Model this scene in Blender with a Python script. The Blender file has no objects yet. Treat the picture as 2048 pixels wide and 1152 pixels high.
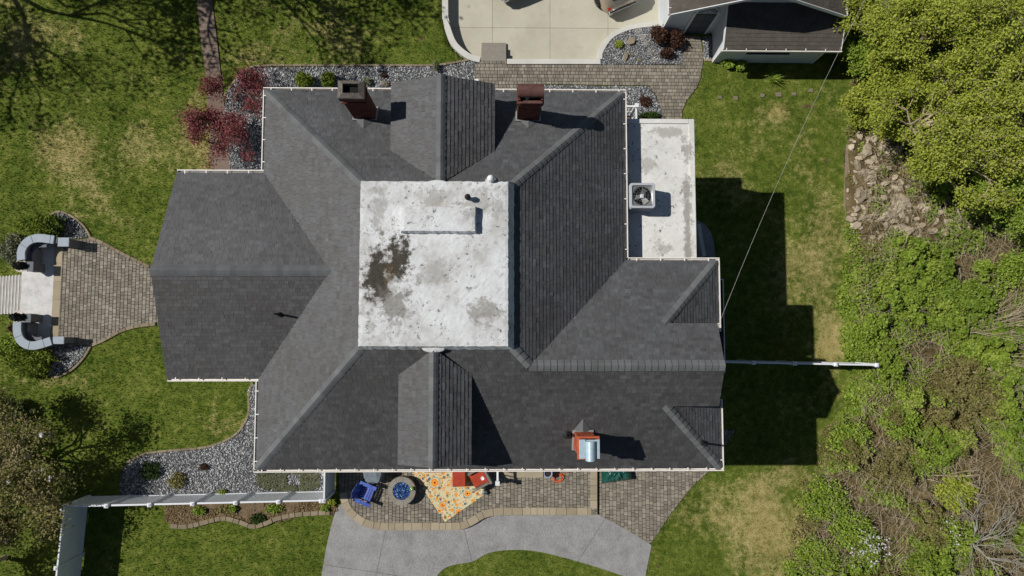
import bpy, bmesh, math, random
import numpy as np
from mathutils import Vector, Matrix, geometry

random.seed(11)
rng = np.random.default_rng(11)
S = bpy.context.scene
COL = S.collection

# ------------------------------------------------------------------ camera
CAMH = 30.0
FPX = 1365.0                       # focal length in pixels of the 2048 px wide photograph
NAD = (1000.0, 670.0)              # where the photograph shows the point straight below the camera
RXA = math.atan((NAD[1] - 576) / FPX)
_v = Matrix.Rotation(RXA, 3, 'X') @ Vector(((NAD[0] - 1024) / FPX, -(NAD[1] - 576) / FPX, -1))
RYB = math.atan2(_v.x, -_v.z)
CAMM = Matrix.Rotation(RYB, 3, 'Y') @ Matrix.Rotation(RXA, 3, 'X')
cd = bpy.data.cameras.new('camera')
cd.sensor_width = 36
cd.lens = 36 * FPX / 2048
cd.clip_start = 0.5
cd.clip_end = 2000
cam = bpy.data.objects.new('camera', cd)
cam.location = (0, 0, CAMH)
cam.rotation_euler = CAMM.to_euler('XYZ')
COL.objects.link(cam)
S.camera = cam

# ------------------------------------------------------------------ light
SUN_EL, SUN_AZ = 48.3, 169.2       # degrees: elevation, and direction the light comes from (counter-clockwise from +x)
wd = bpy.data.worlds.new('World')
S.world = wd
wd.use_nodes = True
nt = wd.node_tree
sky = nt.nodes.new('ShaderNodeTexSky')
sky.sky_type = 'NISHITA'
sky.sun_disc = False
sky.sun_elevation = math.radians(SUN_EL)
sky.sun_rotation = math.radians(90 - SUN_AZ)
sky.altitude = 300
sky.air_density = 1.0
sky.dust_density = 0.6
bg = nt.nodes['Background']
nt.links.new(sky.outputs[0], bg.inputs[0])
bg.inputs[1].default_value = 0.05
sl = bpy.data.lights.new('sun', 'SUN')
sl.energy = 5.0
sl.angle = math.radians(0.53)
sl.color = (1.0, 0.96, 0.9)
sun = bpy.data.objects.new('sun', sl)
sd = Vector((math.cos(math.radians(SUN_AZ)) * math.cos(math.radians(SUN_EL)),
             math.sin(math.radians(SUN_AZ)) * math.cos(math.radians(SUN_EL)), math.sin(math.radians(SUN_EL))))
sun.rotation_euler = sd.to_track_quat('Z', 'Y').to_euler()
sun.location = (-40, 8, 50)
COL.objects.link(sun)
S.view_settings.view_transform = 'Standard'
S.view_settings.look = 'None'
S.view_settings.gamma = 1
S.view_settings.exposure = -0.25
S.view_settings.use_curve_mapping = False
S.cycles.max_bounces = 6
S.cycles.diffuse_bounces = 3

# ------------------------------------------------------------------ helpers
def W(px, py, z=0.0):
    """a point of the photograph (2048 px wide) that stands at height z"""
    d = CAMM @ Vector(((px - 1024) / FPX, -(py - 576) / FPX, -1))
    t = (z - CAMH) / d.z
    return Vector((d.x * t, d.y * t, z))

def WP(pts, z=0.0):
    return [(W(x, y, z).x, W(x, y, z).y) for x, y in pts]

def lin(c):
    c = c / 255.0
    return c / 12.92 if c <= 0.04045 else ((c + 0.055) / 1.055) ** 2.4

def rgb(r, g, b, k=1.0):
    return (lin(r) * k, lin(g) * k, lin(b) * k, 1)

ORG = {}

def link(o, parent):
    COL.objects.link(o)
    if parent is not None:
        o.parent = parent
    return o

def tag(o, label=None, cat=None, group=None, kind=None):
    if label: o['label'] = label
    if cat: o['category'] = cat
    if group: o['group'] = group
    if kind: o['kind'] = kind
    return o

def thing(name, label, cat, loc, group=None):
    o = bpy.data.objects.new(name, None)
    o.empty_display_size = 0.2
    o.location = loc
    COL.objects.link(o)
    ORG[o] = np.array(tuple(loc), float)
    return tag(o, label, cat, group)

def mk(name, V, Fc, mat, parent=None, tint=None, smooth=False, own=False):
    """ONE mesh object from world coordinates"""
    V = np.asarray(V, float).reshape(-1, 3)
    porg = ORG[parent] if parent is not None else np.zeros(3)
    if parent is None or own:
        mn, mx = V.min(0), V.max(0)
        org = np.array([(mn[0] + mx[0]) / 2, (mn[1] + mx[1]) / 2, mn[2]])
    else:
        org = porg
    me = bpy.data.meshes.new(name)
    L = V - org
    if isinstance(Fc, np.ndarray):
        m, k = Fc.shape
        me.vertices.add(len(L)); me.vertices.foreach_set('co', L.ravel())
        me.loops.add(m * k); me.loops.foreach_set('vertex_index', Fc.ravel().astype(np.int32))
        me.polygons.add(m); me.polygons.foreach_set('loop_start', np.arange(0, m * k, k, dtype=np.int32))
        me.update(calc_edges=True)
    else:
        me.from_pydata(L.tolist(), [], Fc)
        me.update()
    if tint is not None:
        a = me.attributes.new('tint', 'FLOAT', 'POINT')
        a.data.foreach_set('value', np.broadcast_to(np.asarray(tint, float), (len(L),)).copy())
    if smooth:
        me.polygons.foreach_set('use_smooth', np.ones(len(me.polygons), bool))
    if mat is not None:
        me.materials.append(mat)
    o = bpy.data.objects.new(name, me)
    o.location = org - porg
    link(o, parent)
    ORG[o] = org
    return o

class MB:
    def __init__(s):
        s.V = []; s.F = []; s.M = Matrix.Identity(4)
    def add(s, V, F):
        b = len(s.V)
        for v in V:
            s.V.append(tuple(s.M @ Vector(v)))
        for f in F:
            s.F.append([i + b for i in f])
        return s
    def box(s, x0, x1, y0, y1, z0, z1):
        V = [(x0, y0, z0), (x1, y0, z0), (x1, y1, z0), (x0, y1, z0), (x0, y0, z1), (x1, y0, z1), (x1, y1, z1), (x0, y1, z1)]
        return s.add(V, [(0, 3, 2, 1), (4, 5, 6, 7), (0, 1, 5, 4), (1, 2, 6, 5), (2, 3, 7, 6), (3, 0, 4, 7)])
    def prism(s, poly, z0, z1):
        n = len(poly)
        a = sum(poly[i][0] * poly[(i + 1) % n][1] - poly[(i + 1) % n][0] * poly[i][1] for i in range(n))
        if a < 0: poly = poly[::-1]
        V = [(x, y, z0) for x, y in poly] + [(x, y, z1) for x, y in poly]
        F = [list(range(n))[::-1], list(range(n, 2 * n))] + [(i, (i + 1) % n, n + (i + 1) % n, n + i) for i in range(n)]
        return s.add(V, F)
    def lathe(s, prof, n=20, cx=0, cy=0, a0=0):
        b = len(prof); V = []; F = []
        for i in range(n):
            a = a0 + 2 * math.pi * i / n
            for r, z in prof:
                V.append((cx + r * math.cos(a), cy + r * math.sin(a), z))
        for i in range(n):
            j = (i + 1) % n
            for k in range(b - 1):
                F.append((i * b + k, j * b + k, j * b + k + 1, i * b + k + 1))
        if prof[0][0] > 1e-6: F.append([i * b for i in range(n)][::-1])
        if prof[-1][0] > 1e-6: F.append([i * b + b - 1 for i in range(n)])
        return s.add(V, F)
    def tube(s, pts, r, n=6, caps=True):
        pts = [Vector(p) for p in pts]
        rs = r if isinstance(r, (list, tuple)) else [r] * len(pts)
        V = []; F = []
        for i, p in enumerate(pts):
            t = (pts[min(i + 1, len(pts) - 1)] - pts[max(i - 1, 0)]).normalized()
            u = t.cross(Vector((0, 0, 1)))
            if u.length < 1e-3: u = t.cross(Vector((1, 0, 0)))
            u.normalize(); w = t.cross(u)
            for k in range(n):
                a = 2 * math.pi * k / n
                V.append(tuple(p + (u * math.cos(a) + w * math.sin(a)) * rs[i]))
        for i in range(len(pts) - 1):
            for k in range(n):
                F.append((i * n + k, i * n + (k + 1) % n, (i + 1) * n + (k + 1) % n, (i + 1) * n + k))
        if caps:
            F.append(list(range(n))[::-1]); F.append([(len(pts) - 1) * n + k for k in range(n)])
        return s.add(V, F)
    def build(s, name, mat, parent=None, bevel=0, seg=2, smooth=False, tint=None, own=False):
        o = mk(name, s.V, s.F, mat, parent, tint, smooth, own)
        if bevel:
            bm = bmesh.new(); bm.from_mesh(o.data)
            bmesh.ops.bevel(bm, geom=[e for e in bm.edges if len(e.link_faces) == 2 and e.calc_face_angle(0) > 0.5], offset=bevel, segments=seg, profile=0.6, affect='EDGES', clamp_overlap=True)
            bm.to_mesh(o.data); bm.free()
        return o

def at(x, y, z=0, rz=0, rx=0):
    return Matrix.Translation((x, y, z)) @ Matrix.Rotation(rz, 4, 'Z') @ Matrix.Rotation(rx, 4, 'X')

def inpoly(X, Y, poly):
    X = np.asarray(X, float); Y = np.asarray(Y, float)
    r = np.zeros(X.shape, bool)
    n = len(poly)
    for i in range(n):
        x0, y0 = poly[i]; x1, y1 = poly[(i + 1) % n]
        if y0 == y1: continue
        c = ((y0 > Y) != (y1 > Y)) & (X < (x1 - x0) * (Y - y0) / (y1 - y0) + x0)
        r ^= c
    return r

def clip_rect(poly, x0, x1, y0, y1):
    for ax, val, sg in ((0, x0, 1), (0, x1, -1), (1, y0, 1), (1, y1, -1)):
        out = []; n = len(poly)
        for i in range(n):
            a = poly[i]; b = poly[(i + 1) % n]
            da = (a[ax] - val) * sg; db = (b[ax] - val) * sg
            if da >= 0: out.append(a)
            if (da >= 0) != (db >= 0):
                t = da / (da - db)
                out.append((a[0] + (b[0] - a[0]) * t, a[1] + (b[1] - a[1]) * t))
        poly = out
        if len(poly) < 3: return []
    res = []
    for p in poly:
        if not res or (abs(p[0] - res[-1][0]) + abs(p[1] - res[-1][1])) > 0.004: res.append(p)
    if len(res) > 2 and abs(res[0][0] - res[-1][0]) + abs(res[0][1] - res[-1][1]) < 0.004: res.pop()
    return res if len(res) >= 3 else []

def parea(p):
    return 0.5 * sum(p[i][0] * p[(i + 1) % len(p)][1] - p[(i + 1) % len(p)][0] * p[i][1] for i in range(len(p)))

def smooth_line(pts, n=6, closed=False):
    P = [np.array(p, float) for p in pts]; out = []
    m = len(P)
    for i in range(m if closed else m - 1):
        p0 = P[(i - 1) % m] if closed or i > 0 else P[0]
        p1 = P[i]; p2 = P[(i + 1) % m]
        p3 = P[(i + 2) % m] if closed or i + 2 < m else P[-1]
        for k in range(n):
            t = k / n
            out.append(tuple(0.5 * ((2 * p1) + (-p0 + p2) * t + (2 * p0 - 5 * p1 + 4 * p2 - p3) * t * t + (-p0 + 3 * p1 - 3 * p2 + p3) * t ** 3)))
    if not closed: out.append(tuple(P[-1]))
    return out

def offset_line(pts, d):
    P = np.array(pts, float)
    T = np.gradient(P, axis=0)
    T /= np.linalg.norm(T, axis=1)[:, None] + 1e-9
    N = np.stack([-T[:, 1], T[:, 0]], 1)
    return [tuple(p) for p in P + N * d]

def pieces(name, stuffname, items, parent, mat, limit=300, keyed=True):
    """items: (V, F, tint, size). The largest become objects of their own, the rest one stuff part."""
    if keyed: items = sorted(items, key=lambda t: -t[3])
    for V, F, t, s in items[:limit]:
        mk(name, V, F, mat, parent, tint=t, own=True)
    rest = items[limit:]
    if rest:
        VV = []; FF = []; TT = []
        for V, F, t, s in rest:
            b = len(VV); VV.extend(V); FF.extend([[i + b for i in f] for f in F]); TT.extend([t] * len(V))
        o = mk(stuffname, VV, FF, mat, parent, tint=TT)
        o['kind'] = 'stuff'

# value noise in numpy (for masks baked as attributes of the ground)
_lat = rng.random((64, 64))
def vnoise(x, y, s):
    x = np.asarray(x) / s + 31.7; y = np.asarray(y) / s + 17.3
    xi = np.floor(x).astype(int); yi = np.floor(y).astype(int)
    fx = x - xi; fy = y - yi
    fx = fx * fx * (3 - 2 * fx); fy = fy * fy * (3 - 2 * fy)
    g = lambda a, b: _lat[a % 64, b % 64]
    return (g(xi, yi) * (1 - fx) + g(xi + 1, yi) * fx) * (1 - fy) + (g(xi, yi + 1) * (1 - fx) + g(xi + 1, yi + 1) * fx) * fy
def fbm(x, y, s):
    return vnoise(x, y, s) * .5 + vnoise(x + 5.1, y - 3.3, s / 2.1) * .28 + vnoise(x - 9, y + 4, s / 4.3) * .22

# ------------------------------------------------------------------ materials
def newmat(name):
    m = bpy.data.materials.new(name); m.use_nodes = True
    t = m.node_tree
    return m, t, t.nodes['Principled BSDF']

def nd(t, typ, **kw):
    n = t.nodes.new(typ)
    for k, v in kw.items():
        if k in n.inputs.keys() if isinstance(k, str) else False: n.inputs[k].default_value = v
        else: setattr(n, k, v)
    return n

def noise(t, scale, detail=4, rough=.6, vec=None):
    n = t.nodes.new('ShaderNodeTexNoise')
    n.inputs['Scale'].default_value = scale
    n.inputs['Detail'].default_value = detail
    n.inputs['Roughness'].default_value = rough
    if vec is not None: t.links.new(vec, n.inputs['Vector'])
    return n

def math_(t, op, a, b=None, clamp=False):
    n = t.nodes.new('ShaderNodeMath'); n.operation = op; n.use_clamp = clamp
    for i, v in enumerate((a, b)):
        if v is None: continue
        if isinstance(v, (int, float)): n.inputs[i].default_value = v
        else: t.links.new(v, n.inputs[i])
    return n.outputs[0]

def maprange(t, v, a, b, c=0, d=1):
    n = t.nodes.new('ShaderNodeMapRange')
    t.links.new(v, n.inputs['Value'])
    for k, x in zip(('From Min', 'From Max', 'To Min', 'To Max'), (a, b, c, d)): n.inputs[k].default_value = x
    return n.outputs[0]

def ramp(t, fac, cols):
    n = t.nodes.new('ShaderNodeValToRGB')
    e = n.color_ramp.elements
    if len(cols[0]) == 4: cols = [(i / max(1, len(cols) - 1), c) for i, c in enumerate(cols)]
    while len(e) < len(cols): e.new(0.5)
    for i, (p, c) in enumerate(cols):
        e[i].position = p; e[i].color = c
    t.links.new(fac, n.inputs[0])
    return n.outputs[0]

def mixc(t, fac, a, b, typ='MIX'):
    n = t.nodes.new('ShaderNodeMix'); n.data_type = 'RGBA'; n.blend_type = typ
    if isinstance(fac, (int, float)): n.inputs[0].default_value = fac
    else: t.links.new(fac, n.inputs[0])
    for i, v in ((6, a), (7, b)):
        if isinstance(v, tuple): n.inputs[i].default_value = v
        else: t.links.new(v, n.inputs[i])
    return n.outputs[2]

def pos(t):
    return t.nodes.new('ShaderNodeNewGeometry').outputs['Position']

def attr(t, name):
    n = t.nodes.new('ShaderNodeAttribute'); n.attribute_name = name
    return n.outputs['Fac']

def bump(t, p, h, strength=.4, dist=.02):
    b = t.nodes.new('ShaderNodeBump')
    b.inputs['Strength'].default_value = strength; b.inputs['Distance'].default_value = dist
    t.links.new(h, b.inputs['Height']); t.links.new(b.outputs[0], p.inputs['Normal'])

def mat(name, cols, scale=3.0, tintw=0.0, rough=.8, bmp=None, metal=0.0, spec=.3, fine=0.25, trans=0, stain=None):
    """ramp through cols by a mix of the per-piece tint and world-space noise"""
    m, t, p = newmat(name)
    P = pos(t)
    n1 = maprange(t, noise(t, scale, 5, .62, P).outputs[0], .3, .7)
    n2 = maprange(t, noise(t, scale * 9, 3, .6, P).outputs[0], .3, .7)
    f = math_(t, 'ADD', math_(t, 'MULTIPLY', n1, 1 - fine), math_(t, 'MULTIPLY', n2, fine))
    if tintw:
        f = math_(t, 'ADD', math_(t, 'MULTIPLY', attr(t, 'tint'), tintw), math_(t, 'MULTIPLY', f, 1 - tintw))
    cc = ramp(t, f, cols)
    if stain:                                            # marks of dirt and wear: (scale, threshold, amount, colour)
        for sc_, th_, am_, co_ in stain:
            sf = maprange(t, noise(t, sc_, 6, .72, P).outputs[0], th_, th_ + .1, 0, am_)
            cc = mixc(t, sf, cc, co_)
    t.links.new(cc, p.inputs['Base Color'])
    p.inputs['Roughness'].default_value = rough
    p.inputs['Metallic'].default_value = metal
    p.inputs['Specular IOR Level'].default_value = spec
    if bmp:
        bump(t, p, noise(t, bmp[0], 5, .65, P).outputs[0], bmp[1], bmp[2])
    if trans:
        tr = t.nodes.new('ShaderNodeBsdfTranslucent'); mx = t.nodes.new('ShaderNodeMixShader')
        mx.inputs[0].default_value = trans
        t.links.new(p.inputs['Base Color'].links[0].from_socket, tr.inputs[0])
        t.links.new(p.outputs[0], mx.inputs[1]); t.links.new(tr.outputs[0], mx.inputs[2])
        t.links.new(mx.outputs[0], t.nodes['Material Output'].inputs[0])
    return m

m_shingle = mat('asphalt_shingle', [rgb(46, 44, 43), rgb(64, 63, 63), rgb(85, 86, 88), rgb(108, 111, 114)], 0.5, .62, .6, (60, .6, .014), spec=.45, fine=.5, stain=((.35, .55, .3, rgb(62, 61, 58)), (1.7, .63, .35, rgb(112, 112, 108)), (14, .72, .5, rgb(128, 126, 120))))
m_shingle2 = mat('garage_shingle', [rgb(62, 58, 54), rgb(84, 79, 73), rgb(108, 101, 93)], 1.4, .5, .9, (60, .5, .012), spec=.2, fine=.4)
m_ridge = mat('ridge_shingle', [rgb(82, 84, 84), rgb(98, 100, 101), rgb(112, 114, 115)], 2, .4, .7, (60, .5, .012), spec=.2)
m_felt = mat('roof_underlay', [rgb(30, 30, 31), rgb(42, 42, 43)], 3)
m_white = mat('white_vinyl', [rgb(214, 216, 217), rgb(232, 233, 233)], 2, rough=.45)
m_gutter = mat('white_gutter', [rgb(214, 208, 200), rgb(236, 232, 226)], 4, rough=.5)
m_siding = mat('pale_siding', [rgb(196, 201, 206), rgb(214, 218, 222)], 1.5, rough=.6)
m_glass = mat('window_glass', [rgb(20, 24, 30), rgb(34, 40, 48)], 1, rough=.08, spec=.6)
m_brick = mat('red_brick', [rgb(120, 56, 38), rgb(158, 76, 50), rgb(190, 98, 66), rgb(140, 62, 44)], 5, .7, .9, (40, .4, .01))
m_brickd = mat('dark_red_brick', [rgb(72, 38, 32), rgb(98, 50, 41), rgb(120, 64, 52)], 5, .7, .9, (40, .4, .01))
m_mortar = mat('mortar', [rgb(120, 112, 104), rgb(146, 136, 126)], 8, rough=.95)
m_cap = mat('weathered_mortar_cap', [rgb(70, 66, 62), rgb(104, 98, 92), rgb(130, 118, 106)], 9, rough=.95, bmp=(30, .6, .02))
m_soot_black = mat('soot_black', [rgb(10, 9, 9), rgb(18, 16, 15)], 6)
m_clay = mat('brown_clay_hood', [rgb(70, 46, 42), rgb(92, 62, 56), rgb(104, 74, 66)], 7, rough=.7, bmp=(40, .3, .01))
m_zinc = mat('pale_zinc', [rgb(150, 172, 184), rgb(178, 198, 208), rgb(190, 206, 214)], 6, rough=.45, metal=.25, bmp=(60, .2, .005))
m_flash = mat('flashing', [rgb(150, 150, 150), rgb(186, 184, 180)], 8, rough=.5, metal=.3)
m_dkpipe = mat('dark_pipe', [rgb(26, 26, 28), rgb(40, 40, 42)], 8, rough=.6)
m_black = mat('black_metal', [rgb(16, 16, 18), rgb(28, 28, 30)], 8, rough=.5)
m_concrete = mat('cream_concrete', [rgb(168, 164, 147), rgb(182, 178, 161), rgb(194, 190, 174)], .55, .25, .9, (40, .15, .006), fine=.15, stain=((.6, .52, .3, rgb(160, 154, 136)), (3.5, .64, .35, rgb(146, 140, 124))))
m_wallcap = mat('wall_concrete', [rgb(186, 185, 177), rgb(205, 204, 197)], 1.2, rough=.85, bmp=(40, .15, .006))
m_greycon = mat('stamped_grey_concrete', [rgb(112, 111, 110), rgb(136, 135, 134), rgb(151, 150, 149), rgb(164, 163, 162)], 1.6, .1, .85, (12, .8, .03), fine=.5, stain=((.9, .54, .35, rgb(104, 102, 99)), (4.5, .62, .5, rgb(92, 90, 86))))
m_landing = mat('white_stamped_concrete', [rgb(168, 166, 164), rgb(200, 199, 197), rgb(216, 215, 213)], 2.4, 0, .85, (16, .4, .02), fine=.4)
m_step = mat('stair_concrete', [rgb(138, 134, 128), rgb(168, 164, 158), rgb(188, 185, 180)], 4, .3, .9, (30, .3, .01), fine=.4)
m_paver = mat('tumbled_paver', [rgb(102, 96, 87), rgb(122, 115, 104), rgb(142, 135, 121), rgb(164, 157, 142)], 2.2, .68, .9, (35, .5, .012), fine=.4)
m_joint = mat('joint_sand', [rgb(62, 56, 48), rgb(82, 74, 62)], 8)
m_capstone = mat('tan_capstone', [rgb(138, 126, 106), rgb(158, 146, 124), rgb(176, 163, 140)], 3, .6, .9, (30, .5, .015), fine=.4)
m_edging = mat('bed_edging_stone', [rgb(108, 98, 80), rgb(134, 122, 101), rgb(154, 142, 120)], 4, .5, .95, (30, .5, .015))
m_gravel = mat('grey_gravel', [rgb(76, 78, 81), rgb(108, 110, 112), rgb(142, 144, 146), rgb(180, 181, 182), rgb(216, 216, 214)], 6, .9, .9)
m_gbase = mat('gravel_bed', [rgb(58, 58, 58), rgb(100, 100, 100)], 12, fine=.6)
m_capgrey = mat('blue_grey_wall_cap', [rgb(142, 152, 162), rgb(162, 171, 180)], 3, .3, .7, (30, .2, .006))
m_capdark = mat('dark_grey_wall_cap', [rgb(96, 98, 103), rgb(116, 118, 122)], 4, .3, .8, (30, .2, .006))
m_block = mat('grey_wall_block', [rgb(88, 88, 90), rgb(118, 116, 114)], 4, .5, .9, (20, .5, .02))
m_fence = mat('white_vinyl_fence', [rgb(206, 209, 214), rgb(226, 228, 231)], 1.2, rough=.4)
m_path = mat('brown_stone_path', [rgb(96, 82, 72), rgb(120, 104, 92), rgb(140, 124, 110)], 3, .4, .9, (18, .4, .015), fine=.5)
m_mulch = mat('leaf_mulch', [rgb(62, 50, 38), rgb(108, 90, 68), rgb(158, 136, 106)], 5, fine=.65, bmp=(30, .8, .04))
m_bank = mat('stony_soil', [rgb(88, 74, 62), rgb(132, 116, 98), rgb(164, 146, 124), rgb(178, 162, 138)], 3, fine=.6, bmp=(24, 1, .06))
m_bark = mat('grey_brown_bark', [rgb(84, 74, 62), rgb(124, 112, 94), rgb(152, 142, 122)], 5, rough=.95, bmp=(30, .5, .02))
m_bareb = mat('pale_bare_bark', [rgb(132, 118, 98), rgb(168, 154, 128), rgb(194, 182, 158)], 4, .4, rough=.95)
m_whitebark = mat('white_grey_bark', [rgb(128, 124, 114), rgb(166, 162, 150)], 4, rough=.95)
m_rock = mat('limestone_rock', [rgb(136, 124, 108), rgb(170, 157, 136), rgb(200, 188, 164)], 4, .5, .95, (16, .6, .03), fine=.4)
m_rockg = mat('grey_brown_rock', [rgb(112, 104, 88), rgb(140, 130, 110)], 5, .4, .95, (16, .6, .03))
m_flag = mat('grey_flagstone', [rgb(124, 119, 110), rgb(148, 143, 133)], 5, .4, .9, (20, .4, .01))

def leafmat(name, cols, tr=.25):
    return mat(name, cols, 1.5, .75, .6, None, spec=.25, fine=.4, trans=tr)
k = .95
m_leaf_lime = leafmat('yellow_green_leaf', [rgb(96, 108, 32), rgb(138, 150, 50), rgb(168, 176, 72), rgb(196, 196, 98)])
m_leaf_mid = leafmat('mid_green_leaf', [rgb(80, 102, 30), rgb(116, 140, 46), rgb(146, 166, 64), rgb(174, 188, 94)])
m_leaf_olive = leafmat('olive_leaf', [rgb(84, 80, 44), rgb(118, 112, 64), rgb(146, 138, 88), rgb(170, 160, 114)])
m_leaf_fresh = leafmat('fresh_green_leaf', [rgb(68, 92, 28), rgb(102, 126, 42), rgb(134, 152, 58), rgb(162, 174, 86)])
m_leaf_dark = leafmat('dark_green_leaf', [rgb(36, 54, 22, k), rgb(58, 80, 30, k), rgb(80, 102, 42, k)])
m_leaf_bush = leafmat('bright_bush_leaf', [rgb(72, 90, 22), rgb(106, 124, 36), rgb(136, 150, 56)])
m_leaf_red = leafmat('maroon_leaf', [rgb(92, 42, 48), rgb(124, 66, 68), rgb(156, 98, 96)])
m_leaf_rust = leafmat('rust_brown_leaf', [rgb(52, 34, 26, k), rgb(80, 54, 42, k), rgb(104, 74, 58, k)])
m_leaf_grey = leafmat('sage_leaf', [rgb(86, 92, 66, k), rgb(118, 122, 92, k), rgb(150, 150, 122, k)])
m_litter = leafmat('dry_leaf_litter', [rgb(84, 84, 40), rgb(112, 96, 62), rgb(158, 134, 98), rgb(182, 160, 124)])
m_petal = leafmat('white_petal', [rgb(206, 204, 200), rgb(232, 230, 228)])

# ground: lawn with dry patches, bare soil under the wood
def ground_mat():
    m, t, p = newmat('lawn_ground')
    P = pos(t)
    a = maprange(t, noise(t, .55, 6, .66, P).outputs[0], .3, .7)
    b = maprange(t, noise(t, 3.2, 5, .7, P).outputs[0], .32, .68)
    c = maprange(t, noise(t, 26, 3, .6, P).outputs[0], .28, .72)
    dry = attr(t, 'dry'); soil = attr(t, 'soil')
    g = math_(t, 'ADD', math_(t, 'MULTIPLY', a, .35), math_(t, 'ADD', math_(t, 'MULTIPLY', b, .45), math_(t, 'MULTIPLY', c, .2)))
    green = ramp(t, g, [(.12, rgb(50, 68, 22)), (.4, rgb(78, 94, 32)), (.62, rgb(102, 112, 46)), (.88, rgb(136, 137, 74))])
    straw = ramp(t, g, [rgb(112, 108, 56), rgb(140, 131, 78), rgb(164, 152, 102), rgb(184, 170, 126)])
    df = maprange(t, math_(t, 'ADD', dry, math_(t, 'MULTIPLY', math_(t, 'SUBTRACT', math_(t, 'ADD', math_(t, 'MULTIPLY', b, .6), math_(t, 'MULTIPLY', c, .4)), .5), .75)), .32, .78)
    col = mixc(t, df, green, straw)
    sc = ramp(t, g, [rgb(44, 40, 26), rgb(78, 70, 46), rgb(112, 98, 70), rgb(148, 132, 102)])
    sf = maprange(t, math_(t, 'ADD', soil, math_(t, 'MULTIPLY', math_(t, 'SUBTRACT', b, .5), .5)), .35, .65)
    col = mixc(t, sf, col, sc)
    t.links.new(col, p.inputs['Base Color'])
    p.inputs['Roughness'].default_value = .95
    p.inputs['Specular IOR Level'].default_value = .1
    h = math_(t, 'ADD', math_(t, 'MULTIPLY', b, .6), math_(t, 'MULTIPLY', c, .5))
    bump(t, p, h, .45, .05)
    return m
m_ground = ground_mat()
def grass_mat():
    m, t, p = newmat('grass_blade')
    P = pos(t)
    a = maprange(t, noise(t, .55, 6, .66, P).outputs[0], .3, .7)
    b = maprange(t, noise(t, 3.2, 5, .7, P).outputs[0], .32, .68)
    g = math_(t, 'ADD', math_(t, 'MULTIPLY', a, .35), math_(t, 'ADD', math_(t, 'MULTIPLY', b, .45), math_(t, 'MULTIPLY', attr(t, 'rnd'), .2)))
    green = ramp(t, g, [(.12, rgb(54, 74, 24)), (.4, rgb(84, 100, 34)), (.62, rgb(106, 117, 50)), (.88, rgb(140, 142, 78))])
    straw = ramp(t, g, [rgb(128, 118, 66), rgb(164, 150, 98), rgb(190, 176, 128)])
    t.links.new(mixc(t, attr(t, 'tint'), green, straw), p.inputs['Base Color'])
    p.inputs['Roughness'].default_value = .8; p.inputs['Specular IOR Level'].default_value = .15
    return m
m_grass = grass_mat()

def coat_mat(name, stains, base=(196, 199, 200), hi=(222, 223, 223), grime=.5):
    """white roof coating; stains = (x, y, rx, ry, strength) marks of dirt with their own place"""
    m, t, p = newmat(name)
    P = pos(t)
    n1 = maprange(t, noise(t, 1.1, 6, .68, P).outputs[0], .35, .68)
    n2 = maprange(t, noise(t, 9, 5, .7, P).outputs[0], .3, .7)
    col = mixc(t, n2, rgb(*base), rgb(*hi))
    gm = maprange(t, math_(t, 'ADD', n1, math_(t, 'MULTIPLY', n2, .5)), .55, 1.2, 0, grime)
    col = mixc(t, gm, col, rgb(150, 146, 138))
    sp = maprange(t, noise(t, 6, 8, .82, P).outputs[0], .56, .62)
    sp2 = math_(t, 'MULTIPLY', sp, maprange(t, noise(t, .9, 3, .5, P).outputs[0], .38, .52))
    col = mixc(t, sp2, col, rgb(78, 74, 66))
    sep = t.nodes.new('ShaderNodeSeparateXYZ'); t.links.new(P, sep.inputs[0])
    nz = noise(t, 2.6, 7, .75, P).outputs[0]
    for (x, y, rx, ry, st, c0, c1) in stains:
        dx = math_(t, 'DIVIDE', math_(t, 'SUBTRACT', sep.outputs[0], x), rx)
        dy = math_(t, 'DIVIDE', math_(t, 'SUBTRACT', sep.outputs[1], y), ry)
        d = math_(t, 'SQRT', math_(t, 'ADD', math_(t, 'MULTIPLY', dx, dx), math_(t, 'MULTIPLY', dy, dy)))
        d = math_(t, 'ADD', d, math_(t, 'MULTIPLY', math_(t, 'SUBTRACT', nz, .5), 4.6))
        f = maprange(t, d, 1.05, .55, 0, st)
        col = mixc(t, f, col, mixc(t, n2, rgb(*c0), rgb(*c1)))
    t.links.new(col, p.inputs['Base Color'])
    p.inputs['Roughness'].default_value = .75
    p.inputs['Specular IOR Level'].default_value = .25
    bump(t, p, math_(t, 'ADD', noise(t, 5, 6, .7, P).outputs[0], math_(t, 'MULTIPLY', noise(t, 40, 3, .6, P).outputs[0], .25)), .35, .03)
    return m
_s = lambda px, py, rx, ry, st, c0, c1, z=9.8: (W(px, py, z).x, W(px, py, z).y, rx, ry, st, c0, c1)
_blk = (34, 30, 24); _brn = (62, 50, 32); _gry = (128, 124, 116); _gr2 = (150, 147, 140)
m_deck = coat_mat('white_deck_coating', [
    _s(770, 560, .8, 1.5, .6, _gry, _gr2), _s(756, 545, .42, 1.0, .95, _blk, (60, 52, 40)), _s(797, 520, .34, .75, .95, _blk, (64, 56, 42)),
    _s(778, 550, .2, .34, .6, _brn, (92, 72, 42)), _s(790, 610, .5, .5, .55, _gry, (90, 86, 78)), _s(757, 420, .3, .9, .6, _gry, _gr2),
    _s(865, 545, .5, .4, .55, _gry, _gr2), _s(970, 410, .7, .5, .6, _gry, _gr2), _s(975, 625, .55, .4, .7, (96, 90, 78), _gr2), _s(865, 395, .5, .3, .5, _gry, _gr2)], grime=.55)
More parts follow.
